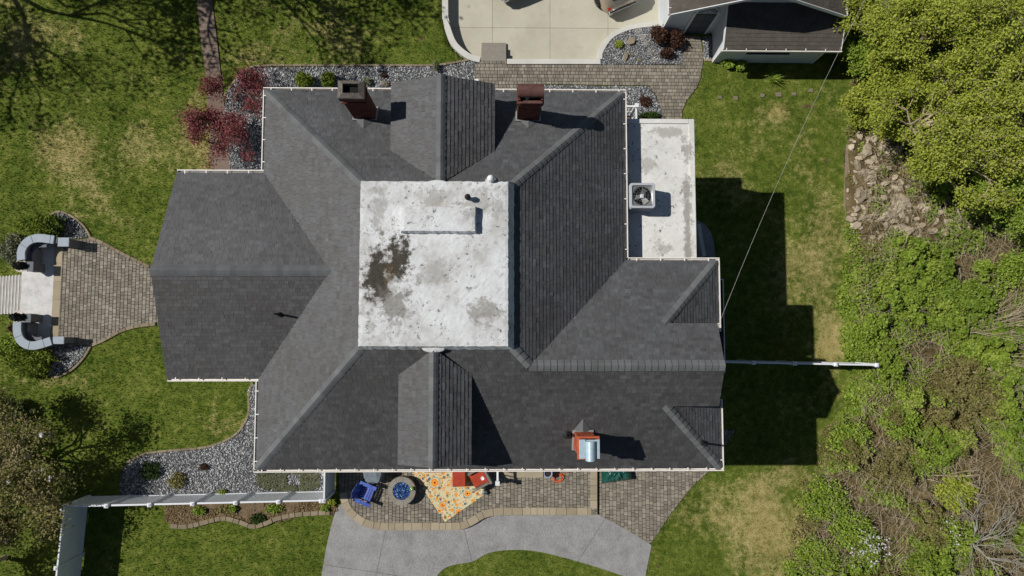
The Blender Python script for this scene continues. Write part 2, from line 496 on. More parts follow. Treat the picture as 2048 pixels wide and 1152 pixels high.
m_porch = coat_mat('white_porch_coating', [
    _s(1375, 440, .16, 1.7, .7, _gry, (104, 100, 94), 6.8), _s(1335, 265, .5, .2, .6, _gry, _gr2, 6.8), _s(1372, 300, .2, .5, .6, _gry, (104, 100, 94), 6.8),
    _s(1325, 500, .35, .3, .6, _gry, _gr2, 6.8), _s(1300, 330, .3, .25, .5, _gry, _gr2, 6.8)], base=(206, 206, 202), hi=(226, 225, 220), grime=.3)

def rug_mat(cx, cy, ang):
    m, t, p = newmat('floral_rug_print')
    tc = t.nodes.new('ShaderNodeNewGeometry')
    mp = t.nodes.new('ShaderNodeMapping'); mp.vector_type = 'TEXTURE'
    mp.inputs['Location'].default_value = (cx, cy, 0); mp.inputs['Rotation'].default_value = (0, 0, ang)
    t.links.new(tc.outputs['Position'], mp.inputs[0])
    sep = t.nodes.new('ShaderNodeSeparateXYZ'); t.links.new(mp.outputs[0], sep.inputs[0])
    cmb = t.nodes.new('ShaderNodeCombineXYZ'); t.links.new(sep.outputs[0], cmb.inputs[0]); t.links.new(sep.outputs[1], cmb.inputs[1])
    v2 = cmb.outputs[0]
    nz = maprange(t, noise(t, 16, 3, .6, v2).outputs[0], .35, .65)
    col = mixc(t, nz, rgb(198, 190, 150), rgb(214, 206, 172))
    tw = maprange(t, noise(t, 22, 4, .7, v2).outputs[0], .57, .60)
    col = mixc(t, tw, col, rgb(206, 142, 66))
    tg = maprange(t, noise(t, 17, 4, .7, cmb.outputs[0]).outputs[0], .40, .37)
    col = mixc(t, tg, col, rgb(150, 164, 124))
    def vor(scale, off, rnd=1.0):
        v = t.nodes.new('ShaderNodeTexVoronoi'); v.voronoi_dimensions = '2D'
        v.inputs['Scale'].default_value = scale; v.inputs['Randomness'].default_value = rnd
        ad = t.nodes.new('ShaderNodeVectorMath'); ad.operation = 'ADD'; ad.inputs[1].default_value = off
        t.links.new(v2, ad.inputs[0]); t.links.new(ad.outputs[0], v.inputs['Vector'])
        return v
    v = vor(4.2, (3.1, 1.7, 0)); d = v.outputs['Distance']
    sel = t.nodes.new('ShaderNodeSeparateColor'); t.links.new(v.outputs['Color'], sel.inputs[0])
    col = mixc(t, math_(t, 'MULTIPLY', maprange(t, d, .34, .28), maprange(t, sel.outputs[0], .40, .45)), col, rgb(222, 150, 58))
    col = mixc(t, math_(t, 'MULTIPLY', maprange(t, d, .26, .2), maprange(t, sel.outputs[1], .58, .62)), col, rgb(74, 98, 118))
    v = vor(9.5, (7.7, 2.2, 0)); d = v.outputs['Distance']
    sel = t.nodes.new('ShaderNodeSeparateColor'); t.links.new(v.outputs['Color'], sel.inputs[0])
    for lo, hi, c_ in ((0, .28, (214, 136, 60)), (.28, .45, (120, 140, 128)), (.45, .56, (80, 96, 104)), (.56, .7, (168, 168, 112))):
        col = mixc(t, math_(t, 'MULTIPLY', maprange(t, d, .36, .28), math_(t, 'MULTIPLY', maprange(t, sel.outputs[2], lo, lo + .01), maprange(t, sel.outputs[2], hi, hi - .01))), col, rgb(*c_))
    # big flowers: rings round chosen points of the rug
    wob = math_(t, 'MULTIPLY', math_(t, 'SUBTRACT', nz, .5), .05)
    for (fx, fy, r) in [(a_, b_, c_ * 1.3) for a_, b_, c_ in ((-.55, .42, .19), (.5, .5, .19), (-.55, 1.5, .17), (.35, -.75, .15), (.62, 1.55, .17), (-.1, 1.0, .13), (-.8, -.55, .13), (.1, -.1, .1), (-.1, 2.2, .17), (.75, -.3, .13), (-.4, -1.2, .16), (.2, -1.75, .17))]:
        dx = math_(t, 'SUBTRACT', sep.outputs[0], fx); dy = math_(t, 'SUBTRACT', sep.outputs[1], fy)
        dd = math_(t, 'ADD', math_(t, 'SQRT', math_(t, 'ADD', math_(t, 'MULTIPLY', dx, dx), math_(t, 'MULTIPLY', dy, dy))), wob)
        for rr, c in ((1.0, (138, 152, 140)), (.82, (214, 206, 164)), (.68, (222, 132, 48)), (.4, (236, 176, 84)), (.26, (188, 84, 40)), (.12, (70, 56, 50))):
            col = mixc(t, maprange(t, dd, r * rr + .008, r * rr - .008), col, rgb(*c))
    t.links.new(col, p.inputs['Base Color']); p.inputs['Roughness'].default_value = .95
    p.inputs['Specular IOR Level'].default_value = .1
    bump(t, p, noise(t, 90, 2, .5, v2).outputs[0], .3, .006)
    return m

m_red = mat('red_cushion', [rgb(146, 52, 34), rgb(164, 64, 44), rgb(174, 74, 52)], 4, rough=.9, bmp=(60, .2, .006))
m_wicker = mat('grey_wicker', [rgb(104, 98, 92), rgb(142, 136, 128)], 20, rough=.8, bmp=(70, .8, .02))
m_bluech = mat('blue_plastic', [rgb(42, 60, 130), rgb(58, 82, 162), rgb(96, 122, 196)], 5, .5, .5)
m_glassblue = mat('blue_fire_glass', [rgb(16, 40, 90), rgb(34, 80, 150), rgb(70, 122, 190), rgb(200, 220, 236)], 9, .95, .15, spec=.8)
m_tarp = mat('green_tarp', [rgb(14, 52, 46), rgb(24, 76, 66), rgb(40, 96, 84)], 3, 0, .35, (14, .4, .03), spec=.5)
m_orange = mat('orange_hose', [rgb(206, 92, 48), rgb(226, 116, 70)], 6, rough=.5)
m_pot = mat('blue_white_pot', [rgb(120, 132, 176), rgb(178, 186, 214)], 8, rough=.35)
m_soil = mat('potting_soil', [rgb(34, 26, 20), rgb(58, 46, 36)], 14)
m_chrome = mat('silver_metal', [rgb(168, 172, 178), rgb(206, 208, 212)], 6, rough=.2, metal=.8)
m_ac = mat('grey_ac_cabinet', [rgb(164, 168, 174), rgb(184, 188, 193)], 3, rough=.5)
m_acfan = mat('fan_blade_metal', [rgb(110, 112, 112), rgb(150, 150, 148)], 5, rough=.4, metal=.4)
m_tarpgrey = mat('blue_grey_cover', [rgb(88, 98, 106), rgb(122, 132, 138)], 4, rough=.6, bmp=(12, .6, .04))
m_wood = mat('brown_deck_board', [rgb(98, 76, 54), rgb(124, 98, 70)], 5, .5, .8, (20, .3, .01))
m_door = mat('dark_slate_door', [rgb(58, 66, 76), rgb(70, 78, 88)], 3, rough=.5)
m_cable = mat('weathered_cable', [rgb(120, 120, 118), rgb(214, 212, 206)], 9, rough=.6, fine=.8)
m_ivory = mat('ivory_urn', [rgb(206, 196, 182), rgb(226, 218, 206)], 6, rough=.7)
m_tyre = mat('tyre_rubber', [rgb(24, 24, 25), rgb(36, 36, 37)], 10, rough=.9)
m_rim = mat('alloy_rim', [rgb(140, 142, 146), rgb(180, 182, 186)], 8, rough=.3, metal=.7)
m_caramber = mat('taillight_red', [rgb(150, 24, 20), rgb(180, 40, 32)], 4, rough=.2)
def carpaint(name, c):
    m, t, p = newmat(name)
    P = pos(t)
    t.links.new(ramp(t, noise(t, 1.2, 2, .5, P).outputs[0], [rgb(*[v - 8 for v in c]), rgb(*[v + 8 for v in c])]), p.inputs['Base Color'])
    p.inputs['Metallic'].default_value = .5; p.inputs['Roughness'].default_value = .3
    p.inputs['Coat Weight'].default_value = .8
    return m
m_car1 = carpaint('champagne_paint', (168, 156, 138))
m_car2 = carpaint('silver_paint', (160, 166, 174))

# ------------------------------------------------------------------ outlines on the ground (traced at ground height)
DRIVE_Z = -0.45
out_drive_px = [(884, -420), (884, 0), (886, 40), (894, 70), (906, 93), (926, 112), (945, 120), (960, 123), (1013, 123), (1199, 127), (1204, 102), (1222, 74), (1256, 57), (1300, 50), (1334, 50), (1334, -420)]
poly_drive = WP(smooth_line(out_drive_px[1:8], 4) + out_drive_px[8:10] + smooth_line(out_drive_px[10:15], 4) + out_drive_px[15:] + out_drive_px[:1])
poly_nwalk = WP([(950, 128), (962, 122), (1013, 122), (1013, 130), (1364, 130), (1368, 72), (1402, 74), (1404, 104), (1408, 104), (1403, 150), (1392, 178), (1374, 200), (1364, 222), (1362, 330), (1323, 330), (1323, 222), (1314, 194), (1298, 172), (1082, 168), (1082, 240), (950, 240)])
poly_wwalk = WP([(122, 482), (180, 477), (205, 489), (250, 514), (300, 537), (440, 560), (440, 640), (312, 645), (270, 650), (238, 660), (205, 678), (180, 690), (115, 692)])
poly_patio = WP(smooth_line([(676, 880), (680, 990), (690, 1016), (708, 1036), (732, 1051), (764, 1059)], 4) + smooth_line([(920, 1059), (944, 1048), (964, 1036), (990, 1031)], 4) + [(1195, 1030), (1195, 880)], .14)
poly_side = WP([(1196, 860), (1470, 860), (1424, 936), (1382, 975), (1344, 1024), (1301, 1088), (1246, 1056), (1197, 1030)])
poly_grey = WP(smooth_line([(690, 1000), (672, 1022), (660, 1062), (650, 1110), (640, 1170)], 4) + [(630, 1260), (850, 1260)] + smooth_line([(862, 1170), (884, 1140), (910, 1129), (945, 1123), (972, 1108), (1002, 1101), (1050, 1100), (1100, 1108), (1190, 1133), (1288, 1166)], 4) + [(1303, 1090), (1246, 1055), (1197, 1028), (990, 1020), (920, 1045), (760, 1045)])
poly_gN = WP(smooth_line([(461, 350), (457, 300), (450, 240), (452, 200), (468, 170), (492, 143), (522, 135)], 4) + [(700, 134), (862, 134), (884, 133), (920, 127), (944, 123), (958, 128), (950, 128), (949, 250), (600, 250), (600, 350)])
poly_gP = WP([(1082, 170), (1298, 174), (1312, 194), (1322, 222), (1322, 330), (1082, 300)])
poly_gD = WP([(1200, 130)] + smooth_line([(1206, 104), (1226, 77), (1258, 61), (1300, 54), (1338, 54)], 4) + [(1367, 60), (1364, 129)])
poly_gG = WP([(1405, 74), (1446, 74), (1443, 118), (1408, 118)])
poly_gSW = WP(smooth_line([(640, 730), (506, 770), (500, 800), (500, 822), (492, 846), (474, 870), (440, 888), (400, 899), (330, 905), (285, 912), (252, 930), (240, 962), (243, 996)], 4) + [(660, 988), (662, 880), (640, 860)])
poly_gW1 = WP(smooth_line([(98, 436), (118, 426), (146, 438), (166, 456), (176, 474)], 4) + [(136, 480), (100, 482)])
poly_gW2 = WP([(104, 690), (178, 692)] + smooth_line([(166, 712), (144, 734), (118, 748), (98, 752)], 4))
poly_mulch = WP([(330, 1008), (668, 998), (676, 1022), (664, 1030), (600, 1032), (560, 1044), (505, 1052), (450, 1036), (395, 1046), (345, 1054), (330, 1040)])
poly_path = WP([(384, -60), (394, 0), (402, 80), (412, 150), (416, 220), (420, 280), (426, 352), (462, 352), (458, 300), (450, 220), (442, 150), (434, 80), (424, 0), (418, -60)])
poly_land = WP([(46, 474), (122, 474), (112, 694), (40, 694)])
wood_edge = WP([(1725, -300), (1718, 0), (1714, 120), (1700, 165), (1690, 240), (1698, 290), (1688, 420), (1690, 520), (1682, 600), (1680, 690), (1698, 745), (1694, 810), (1660, 850), (1640, 870), (1640, 930), (1604, 965), (1590, 1050), (1566, 1160), (1550, 1300)])
poly_wood = wood_edge + [(60, -25), (60, 40)]
poly_rock = WP([(1692, 290), (1720, 252), (1790, 240), (1822, 290), (1822, 340), (1846, 400), (1836, 450), (1800, 486), (1764, 470), (1740, 500), (1700, 470), (1686, 410)])
poly_rock2 = WP([(1840, 390), (1900, 380), (1970, 400), (1975, 430), (1900, 470), (1850, 500), (1800, 470), (1800, 430)])
HARD = [poly_drive, poly_nwalk, poly_wwalk, poly_patio, poly_side, poly_grey, poly_gN, poly_gP, poly_gD, poly_gG, poly_gSW, poly_gW1, poly_gW2, poly_mulch, poly_path, poly_land]

def stair_drop(x, y):
    """the front steps go down to the street side"""
    xs = W(48, 588).x
    d = np.clip((xs - x) / .21, 0, 7) * .16
    return -d * np.clip((2.6 - np.abs(y - W(40, 588).y)) / 1.2, 0, 1)

def ground_h(x, y):
    x = np.asarray(x, float); y = np.asarray(y, float)
    h = (fbm(x, y, 3.0) - .5) * .05
    w = inpoly(x, y, poly_wood)
    h = h + np.where(w, np.clip((x - 14.5) / 6, 0, 1) * ((fbm(x, y, 2.5)) * .9), 0)
    h = h + np.where(inpoly(x, y, poly_drive), DRIVE_Z - .12, 0)
    return h + stair_drop(x, y) * 1.15

# ------------------------------------------------------------------ ground sheet
fx = np.arange(-26, 28.01, .22); fy = np.arange(-13, 18.01, .22)
ex = np.array([32, 40, 60, 100, 200, 400.]); 
gx = np.concatenate([-ex[::-1] + 2, fx, ex]); gy = np.concatenate([-ex[::-1] + 12, fy, ex - 8])
GX, GY = np.meshgrid(gx, gy)
GZ = ground_h(GX, GY) - .02
nx_, ny_ = len(gx), len(gy)
idx = np.arange(nx_ * ny_).reshape(ny_, nx_)
GF = np.stack([idx[:-1, :-1], idx[:-1, 1:], idx[1:, 1:], idx[1:, :-1]], -1).reshape(-1, 4)

def dry_mask(x, y):
    x = np.asarray(x, float); y = np.asarray(y, float)
    d = .12 + (fbm(x, y, 4.5) - .45) * 1.0 + (fbm(x + 40, y, 1.3) - .5) * .7
    def blob(px, py, rx, ry, s):
        c = W(px, py)
        return s * np.exp(-(((x - c.x) / rx) ** 2 + ((y - c.y) / ry) ** 2)) * (1 if s < 0 else np.clip(.25 + 1.5 * fbm(x + 11, y + 7, 1.1), .2, 1.35))
    for b in ((1490, 1040, 2.6, 2.2, .36), (1430, 985, 2.2, 1.2, .2), (1540, 1120, 2, 1.5, .26), (1560, 960, 1.4, .6, .4), (1655, 690, .7, 1.2, .55), (1620, 560, 1.0, 2.2, .3), (1540, 230, 1.4, .7, .35),
              (120, 290, 2.0, 2.0, .35), (250, 320, 2.2, 1.6, .22), (260, 170, 2.2, 1.0, .2), (450, 840, 1.2, .9, .4), (60, 765, 2.0, .4, .5), (180, 780, .8, 1.2, .3), (730, 60, 1.8, .9, .25), (400, 290, .8, 1.6, .25), (200, 420, 1.5, .8, .25),
              (1400, 300, 1.2, 2.0, -.3), (350, 690, 1.6, 2.0, -.5), (300, 790, 1.6, 1.2, -.5), (840, 100, 1.2, .5, -.35), (1350, 1120, 1.4, .8, -.8), (1050, 1130, 3, .6, -.5), (520, 1100, 3, 1.2, -.35), (280, 400, 1.4, .8, -.3), (1480, 945, 1.2, .5, -.25)):
        d = d + blob(*b)
    return np.clip(d, 0, 1)
DRY = dry_mask(GX, GY)
we = np.array(poly_wood)
SOIL = np.where(inpoly(GX, GY, poly_wood) & inpoly(GX - .9, GY, poly_wood), np.clip(.4 + fbm(GX, GY, 1.6) * .7, 0, 1), 0)
SOIL = np.maximum(SOIL, np.where(inpoly(GX, GY, poly_rock) | inpoly(GX, GY, poly_rock2), .95, 0))
for px, py, rx, ry in ((1617, 213, .34, .14), (1657, 322, .12, .3), (842, 76, .22, .18), (1300, 1100, .1, .25), (1315, 1135, .12, .1)):
    c = W(px, py); SOIL = np.maximum(SOIL, .9 * np.exp(-(((GX - c.x) / rx) ** 2 + ((GY - c.y) / ry) ** 2) ** 2))
gr = mk('ground', np.stack([GX, GY, GZ], -1).reshape(-1, 3), GF, m_ground, smooth=True)
for nme, arr in (('dry', DRY), ('soil', SOIL)):
    a = gr.data.attributes.new(nme, 'FLOAT', 'POINT'); a.data.foreach_set('value', arr.ravel())
tag(gr, 'green lawn with dry straw patches round the house', 'lawn', kind='structure')

def free_lawn(x, y):
    m = ~inpoly(x, y, poly_wood)
    for p in HARD: m &= ~inpoly(x, y, p)
    return m

# grass clumps
n = 230000
x = rng.uniform(-23.5, 17.5, n); y = rng.uniform(-11.6, 16.0, n)
ok = free_lawn(x, y) & ~((x > -7.2) & (x < 6.6) & (y > -3.6) & (y < 7.4))
x = x[ok]; y = y[ok]; n = len(x)
dm = dry_mask(x, y)
z = ground_h(x, y) - .03
VV = np.zeros((n, 6, 3)); 
for b in range(2):
    a = rng.uniform(0, 2 * np.pi, n); ln = rng.uniform(.03, .075, n) ; wd_ = rng.uniform(.008, .018, n); lean = rng.uniform(.3, 1.1, n)
    ca, sa = np.cos(a), np.sin(a)
    VV[:, b * 3 + 0] = np.stack([x - sa * wd_, y + ca * wd_, z], -1)
    VV[:, b * 3 + 1] = np.stack([x + sa * wd_, y - ca * wd_, z], -1)
    VV[:, b * 3 + 2] = np.stack([x + ca * ln * np.sin(lean), y + sa * ln * np.sin(lean), z + .03 + ln * np.cos(lean)], -1)
FF = np.arange(n * 6).reshape(-1, 3)
tv = np.clip((dm + (fbm(x, y, .5) - .5) * .8 - .25) * 1.7, 0, 1)
go = mk('grass', VV.reshape(-1, 3), FF, m_grass, tint=np.repeat(tv, 6))
a = go.data.attributes.new('rnd', 'FLOAT', 'POINT'); a.data.foreach_set('value', np.repeat(rng.random(n), 6))
tag(go, 'short grass blades covering the lawn', 'grass', kind='stuff')

# ------------------------------------------------------------------ paved surfaces
def slab(name, poly, z0, z1, m, parent=None, kind='structure'):
    b = MB(); b.prism(list(poly), z0, z1)
    o = b.build(name, m, parent)
    if parent is None and kind: o['kind'] = kind
    return o

def paving(poly, z, along, wid=.158, lens=(.115, .155, .155, .2, .235), gap=.013, th=.05):
    """tumbled pavers laid in courses; along = 'x' or 'y' direction of the courses"""
    sw = along == 'y'
    pl = [(p[1], p[0]) for p in poly] if sw else list(poly)
    if parea(pl) < 0: pl = pl[::-1]
    x0 = min(p[0] for p in pl); x1 = max(p[0] for p in pl); y0 = min(p[1] for p in pl); y1 = max(p[1] for p in pl)
    items = []
    v = y0
    while v < y1:
        u = x0 - random.random() * .2
        while u < x1:
            L = random.choice(lens)
            g = gap * random.uniform(.7, 1.3)
            c = clip_rect(pl, u + g / 2, u + L - g / 2, v + g / 2, v + wid - g / 2)
            if c and abs(parea(c)) > .004:
                if parea(c) < 0: c = c[::-1]
                cx = sum(p[0] for p in c) / len(c); cy = sum(p[1] for p in c) / len(c)
                full = abs(parea(c) - (L - g) * (wid - g)) < .0005
                zt = z + random.uniform(-.004, .004)
                tl = random.uniform(-.003, .003), random.uniform(-.003, .003)
                if full:                       # knock the corners off
                    k = .018; a0, a1, b0, b1 = u + g / 2, u + L - g / 2, v + g / 2, v + wid - g / 2
                    c = [(a0 + k, b0), (a1 - k, b0), (a1, b0 + k), (a1, b1 - k), (a1 - k, b1), (a0 + k, b1), (a0, b1 - k), (a0, b0 + k)]
                m = len(c)
                ring = lambda s, zz: [(cx + (p[0] - cx) * s, cy + (p[1] - cy) * s, zz + (p[0] - cx) * tl[0] * 8 + (p[1] - cy) * tl[1] * 8) for p in c]
                V = ring(1, zt - th) + ring(1, zt - .010) + ring(.88, zt)
                if sw: V = [(q[1], q[0], q[2]) for q in V]
                F = [list(range(2 * m, 3 * m))] + [(r * m + i, r * m + (i + 1) % m, (r + 1) * m + (i + 1) % m, (r + 1) * m + i) for r in range(2) for i in range(m)]
                if sw: F = [f[::-1] for f in F]
                items.append((V, F, random.betavariate(1.6, 1.8), abs(parea(c))))
            u += L
        v += wid
    return items

def paved(name, poly, z, along, label):
    base = slab(name, poly, -.25, z - .022, m_joint)
    base['label'] = label
    its = paving(poly, z, along)
    eps = [(V, F, t, s + (0.02 * random.random())) for V, F, t, s in its]
    pieces('paver', 'paver_field', eps, base, m_paver)
    return base
paved('garage_walkway', poly_nwalk, .03, 'x', 'tumbled tan paver walk between house and driveway')
paved('front_walkway', poly_wwalk, .03, 'y', 'flared tan paver walk from the front steps')
pin = [tuple(p) for p in poly_patio]
patio = paved('patio', poly_patio, .15, 'y', 'raised tan paver patio behind the house')
paved('side_patio', poly_side, .03, 'y', 'lower tan paver patio with the green tarp')

# capstones round the raised patio
def along_pts(line, step):
    P = [Vector((p[0], p[1])) for p in line]; out = [P[0]]; acc = 0
    for a, b in zip(P, P[1:]):
        d = (b - a).length; t = step - acc
        while t <= d:
            out.append(a + (b - a) * (t / d)); t += step
        acc = (acc + d) % step
    return out
def kerb_stones(name, line, wid, z0, z1, step, m, parent, gap=.008, jit=.0):
    pts = along_pts(line, step / 4)
    N = offset_line([tuple(p) for p in pts], wid / 2); Q = offset_line([tuple(p) for p in pts], -wid / 2)
    i = 0
    while i + 1 < len(pts):
        j = min(i + 4 + random.choice((-1, 0, 0, 1)), len(pts) - 1)
        poly = N[i:j + 1] + Q[i:j + 1][::-1]
        cx = sum(p[0] for p in poly) / len(poly); cy = sum(p[1] for p in poly) / len(poly)
        L = step; f = 1 - gap / L
        dz = random.uniform(-jit, jit)
        poly = [(cx + (p[0] - cx) * f, cy + (p[1] - cy) * f) for p in poly]
        b = MB(); b.prism(poly, z0, z1 + dz)
        o = b.build(name, m, parent, bevel=.012, seg=1, own=True)
        a = o.data.attributes.new('tint', 'FLOAT', 'POINT'); a.data.foreach_set('value', np.full(len(o.data.vertices), random.random()))
        i = j
border = smooth_line(WP([(686, 985), (692, 1010), (708, 1031), (732, 1046), (764, 1053), (820, 1053), (890, 1053), (922, 1052), (944, 1043), (964, 1031), (990, 1024), (1050, 1023), (1120, 1023), (1187, 1023)], .17), 5)
kerb_stones('capstone', border, .32, 0, .175, .36, m_capstone, patio)
kerb_stones('capstone', WP([(1188, 1018), (1188, 980), (1188, 890)], .17), .3, 0, .175, .36, m_capstone, patio)

grey = slab('concrete_path', poly_grey, -.2, -.002, m_joint)
grey['label'] = 'curving grey stamped concrete path below the patio'
# slabs between the saw cuts
def cut_slabs(poly, cuts):
    polys = [list(poly)]
    for (a, b) in cuts:
        nrm = Vector((b[1] - a[1], a[0] - b[0])).normalized(); out = []
        for pl in polys:
            for sg in (1, -1):
                res = []; m = len(pl)
                for i in range(m):
                    p, q = pl[i], pl[(i + 1) % m]
                    dp = sg * ((p[0] - a[0]) * nrm.x + (p[1] - a[1]) * nrm.y) - .006
                    dq = sg * ((q[0] - a[0]) * nrm.x + (q[1] - a[1]) * nrm.y) - .006
                    if dp >= 0: res.append(p)
                    if (dp >= 0) != (dq >= 0):
                        t = dp / (dp - dq); res.append((p[0] + (q[0] - p[0]) * t, p[1] + (q[1] - p[1]) * t))
                if len(res) > 2 and abs(parea(res)) > .02: out.append(res)
        polys = out
    return polys
for pl in cut_slabs(poly_grey, [WP([(772, 1058), (752, 1150)]), WP([(926, 1050), (945, 1125)]), WP([(640, 1128), (760, 1146)]), WP([(1165, 1108), (1215, 1030)])]):
    b = MB(); b.prism(pl, -.19, .015); b.build('concrete_slab', m_greycon, grey, tint=random.random(), own=True)
b = MB(); b.prism(WP([(1006, 900), (1086, 900), (1086, 955), (1006, 955)], .17), .05, .185)
b.build('landing_slab', m_capstone, patio, tint=.55, own=True)

# driveway
dz = DRIVE_Z
drive = slab('driveway', [(p[0], p[1]) for p in poly_drive], dz - .1, dz - .012, m_joint)
drive['label'] = 'cream concrete driveway sunk behind a low wall'
cuts = [WP([(x, -200), (x, 300)], dz) for x in (985, 1100, 1216)] + [WP([(800, y - 2), (1400, y + 2)], dz) for y in (-62, 56)]
for pl in cut_slabs(poly_drive, cuts):
    b = MB(); b.prism(pl, dz - .09, dz); b.build('concrete_slab', m_concrete, drive, tint=random.random(), own=True)

def wall_strip(name, line, wid, z0, z1, m, parent, bevel=.015, smooth=False):
    N = offset_line(line, wid / 2); Q = offset_line(line, -wid / 2)
    b = MB(); b.prism(N + Q[::-1], z0, z1)
    return b.build(name, m, parent, bevel=bevel, seg=2, own=True)
rw = thing('retaining_wall', 'low curved pale concrete wall holding the lawn above the driveway', 'wall', W(900, 60, dz))
wall_strip('wall_stem', smooth_line(WP([(890, -300), (890, 0), (892, 40), (899, 68), (910, 90), (930, 108), (946, 116), (960, 119)], .05), 6), .27, dz - .1, .07, m_wallcap, rw)
rw = thing('retaining_wall', 'straight pale concrete wall between driveway and paver walk', 'wall', W(1100, 122, dz))
wall_strip('wall_stem', WP([(1014, 123), (1100, 123), (1201, 123)], .05), .24, dz - .1, .07, m_wallcap, rw)
rw = thing('retaining_wall', 'curved pale concrete kerb round the driveway gravel bed', 'wall', W(1230, 70, dz))
wall_strip('wall_stem', smooth_line(WP([(1200, 118), (1202, 102), (1222, 73), (1256, 56), (1300, 49), (1332, 48)], .05), 6), .22, dz - .1, .07, m_wallcap, rw)

# block steps up from the driveway
st = thing('driveway_steps', 'square grey block steps climbing from the driveway to the paver walk', 'steps', W(988, 100, dz))
x0 = W(962.5, 100).x; x1 = W(1012.5, 100).x
ys_ = [W(988, v).y for v in (79, 90, 101, 111, 121)]
for i in range(4):
    b = MB(); b.box(x0, x1, ys_[4] - .02, ys_[i], dz + .001, dz + (i + 1) * .115)
    o = b.build('step', m_flag, st, bevel=.01, seg=1, own=True, tint=.4 + .1 * (i % 2))

# brown stone path at the upper left
sp = slab('garden_path', poly_path, -.1, .004, m_joint)
sp['label'] = 'narrow brown stone path crossing the north lawn'
yy = max(p[1] for p in poly_path)
y_lo = min(p[1] for p in poly_path)
v = y_lo
pl = poly_path if parea(poly_path) > 0 else poly_path[::-1]
while v < yy:
    h = random.uniform(.45, .85)
    c = clip_rect(pl, -40, 40, v + .008, v + h - .008)
    if c:
        b = MB(); b.prism(c, -.08, .022 + random.uniform(0, .006)); b.build('flagstone', m_path, sp, tint=random.random(), own=True)
    v += h

# ------------------------------------------------------------------ gravel beds
def gravel(poly, z, dens, label, size=(.022, .05), inner=None):
    pl = poly if parea(poly) > 0 else poly[::-1]
    base = slab('gravel_bed', pl, z - .2, z, m_gbase)
    xs = [p[0] for p in pl]; yl = [p[1] for p in pl]
    n = int(dens * (max(xs) - min(xs)) * (max(yl) - min(yl)))
    x = rng.uniform(min(xs), max(xs), n); y = rng.uniform(min(yl), max(yl), n)
    ok = inpoly(x, y, pl) & ~((x > -7.2) & (x < 4.0) & (y > -3.7) & (y < 7.6))
    x = x[ok]; y = y[ok]; n = len(x)
    octv = np.array([[1, 0, 0], [0, 1, 0], [-1, 0, 0], [0, -1, 0], [.15, .1, 1], [0, 0, -1]], float)
    octf = np.array([[0, 1, 4], [1, 2, 4], [2, 3, 4], [3, 0, 4], [1, 0, 5], [2, 1, 5], [3, 2, 5], [0, 3, 5]])
    V = np.repeat(octv[None], n, 0) * (1 + rng.uniform(-.35, .35, (n, 6, 3)))
    sz = rng.uniform(size[0], size[1], n)[:, None] * np.stack([rng.uniform(.8, 1.4, n), rng.uniform(.7, 1.1, n), rng.uniform(.4, .8, n)], -1)
    V = V * sz[:, None, :]
    a = rng.uniform(0, 2 * np.pi, n); ca, sa = np.cos(a)[:, None], np.sin(a)[:, None]
    V = np.stack([V[..., 0] * ca - V[..., 1] * sa, V[..., 0] * sa + V[..., 1] * ca, V[..., 2]], -1)
    V += np.stack([x, y, z + rng.uniform(0, .025, n)], -1)[:, None, :]
    F = (octf[None] + (np.arange(n) * 6)[:, None, None]).reshape(-1, 3)
    t = np.clip(rng.beta(1.7, 1.7, n) + (fbm(x, y, .6) - .5) * .4, 0, 1)
    o = mk('gravel', V.reshape(-1, 3), F, m_gravel, tint=np.repeat(t, 6))
    tag(o, label, 'gravel', kind='stuff')
gravel(poly_gN, .012, 420, 'grey and white gravel along the north wall round the red maple')
gravel(poly_gP, .012, 420, 'dark grey gravel strip beside the white porch railing')
gravel(poly_gD, .02, 560, 'grey gravel bed with flagstones beside the driveway', (.018, .04))
gravel(poly_gG, .012, 500, 'small gravel patch at the garage corner')
gravel(poly_gSW, .012, 420, 'grey and white gravel in the curved southwest bed')
gravel(poly_gW1, .012, 420, 'gravel crescent above the front steps')
gravel(poly_gW2, .012, 420, 'gravel crescent below the front steps')

def edging(label, pts, wid=.1, z1=.05, step=.34):
    line = smooth_line(WP(pts), 5)
    e = thing('bed_edging', label, 'edging', (line[0][0], line[0][1], 0))
    kerb_stones('edging_stone', line, wid, -.05, z1, step, m_edging, e, gap=.01, jit=.008)
edging('thin stone edging of the north gravel bed', [(447, 196), (466, 167), (491, 140), (522, 132), (600, 131), (700, 131), (780, 131), (862, 131), (886, 129), (922, 123), (940, 119)])
edging('curved stone edging of the southwest gravel bed', [(505, 764), (498, 790), (498, 822), (490, 845), (472, 868), (439, 886), (400, 896), (330, 902), (284, 909), (250, 928)])
edging('curved stone edging above the front steps', [(100, 431), (120, 423), (148, 435), (169, 454), (182, 476)])
edging('curved stone edging below the front steps', [(182, 691), (168, 715), (146, 738), (120, 752), (104, 756)])
edging('short stone edging at the garage corner', [(1408, 120), (1425, 121), (1444, 122)], .12)
edging('curved stone border along the north side of the front walk', [(178, 475), (206, 486), (252, 511), (300, 534)], .14, .045)
edging('curved stone border along the south side of the front walk', [(180, 692), (206, 681), (240, 663), (272, 653), (312, 648)], .14, .045)
e2 = [(342, 1051), (370, 1052), (396, 1048), (425, 1040), (452, 1036), (480, 1043), (506, 1052), (532, 1046), (556, 1036), (590, 1029), (625, 1026), (662, 1024)]
line = smooth_line(WP(e2), 5)
e = thing('stone_edging', 'wavy row of grey edging blocks below the white fence', 'edging', (line[0][0], line[0][1], 0))
kerb_stones('edging_block', line, .2, -.05, .11, .33, m_edging, e, gap=.02, jit=.015)
mb = slab('mulch_bed', poly_mulch, -.1, .01, m_mulch)

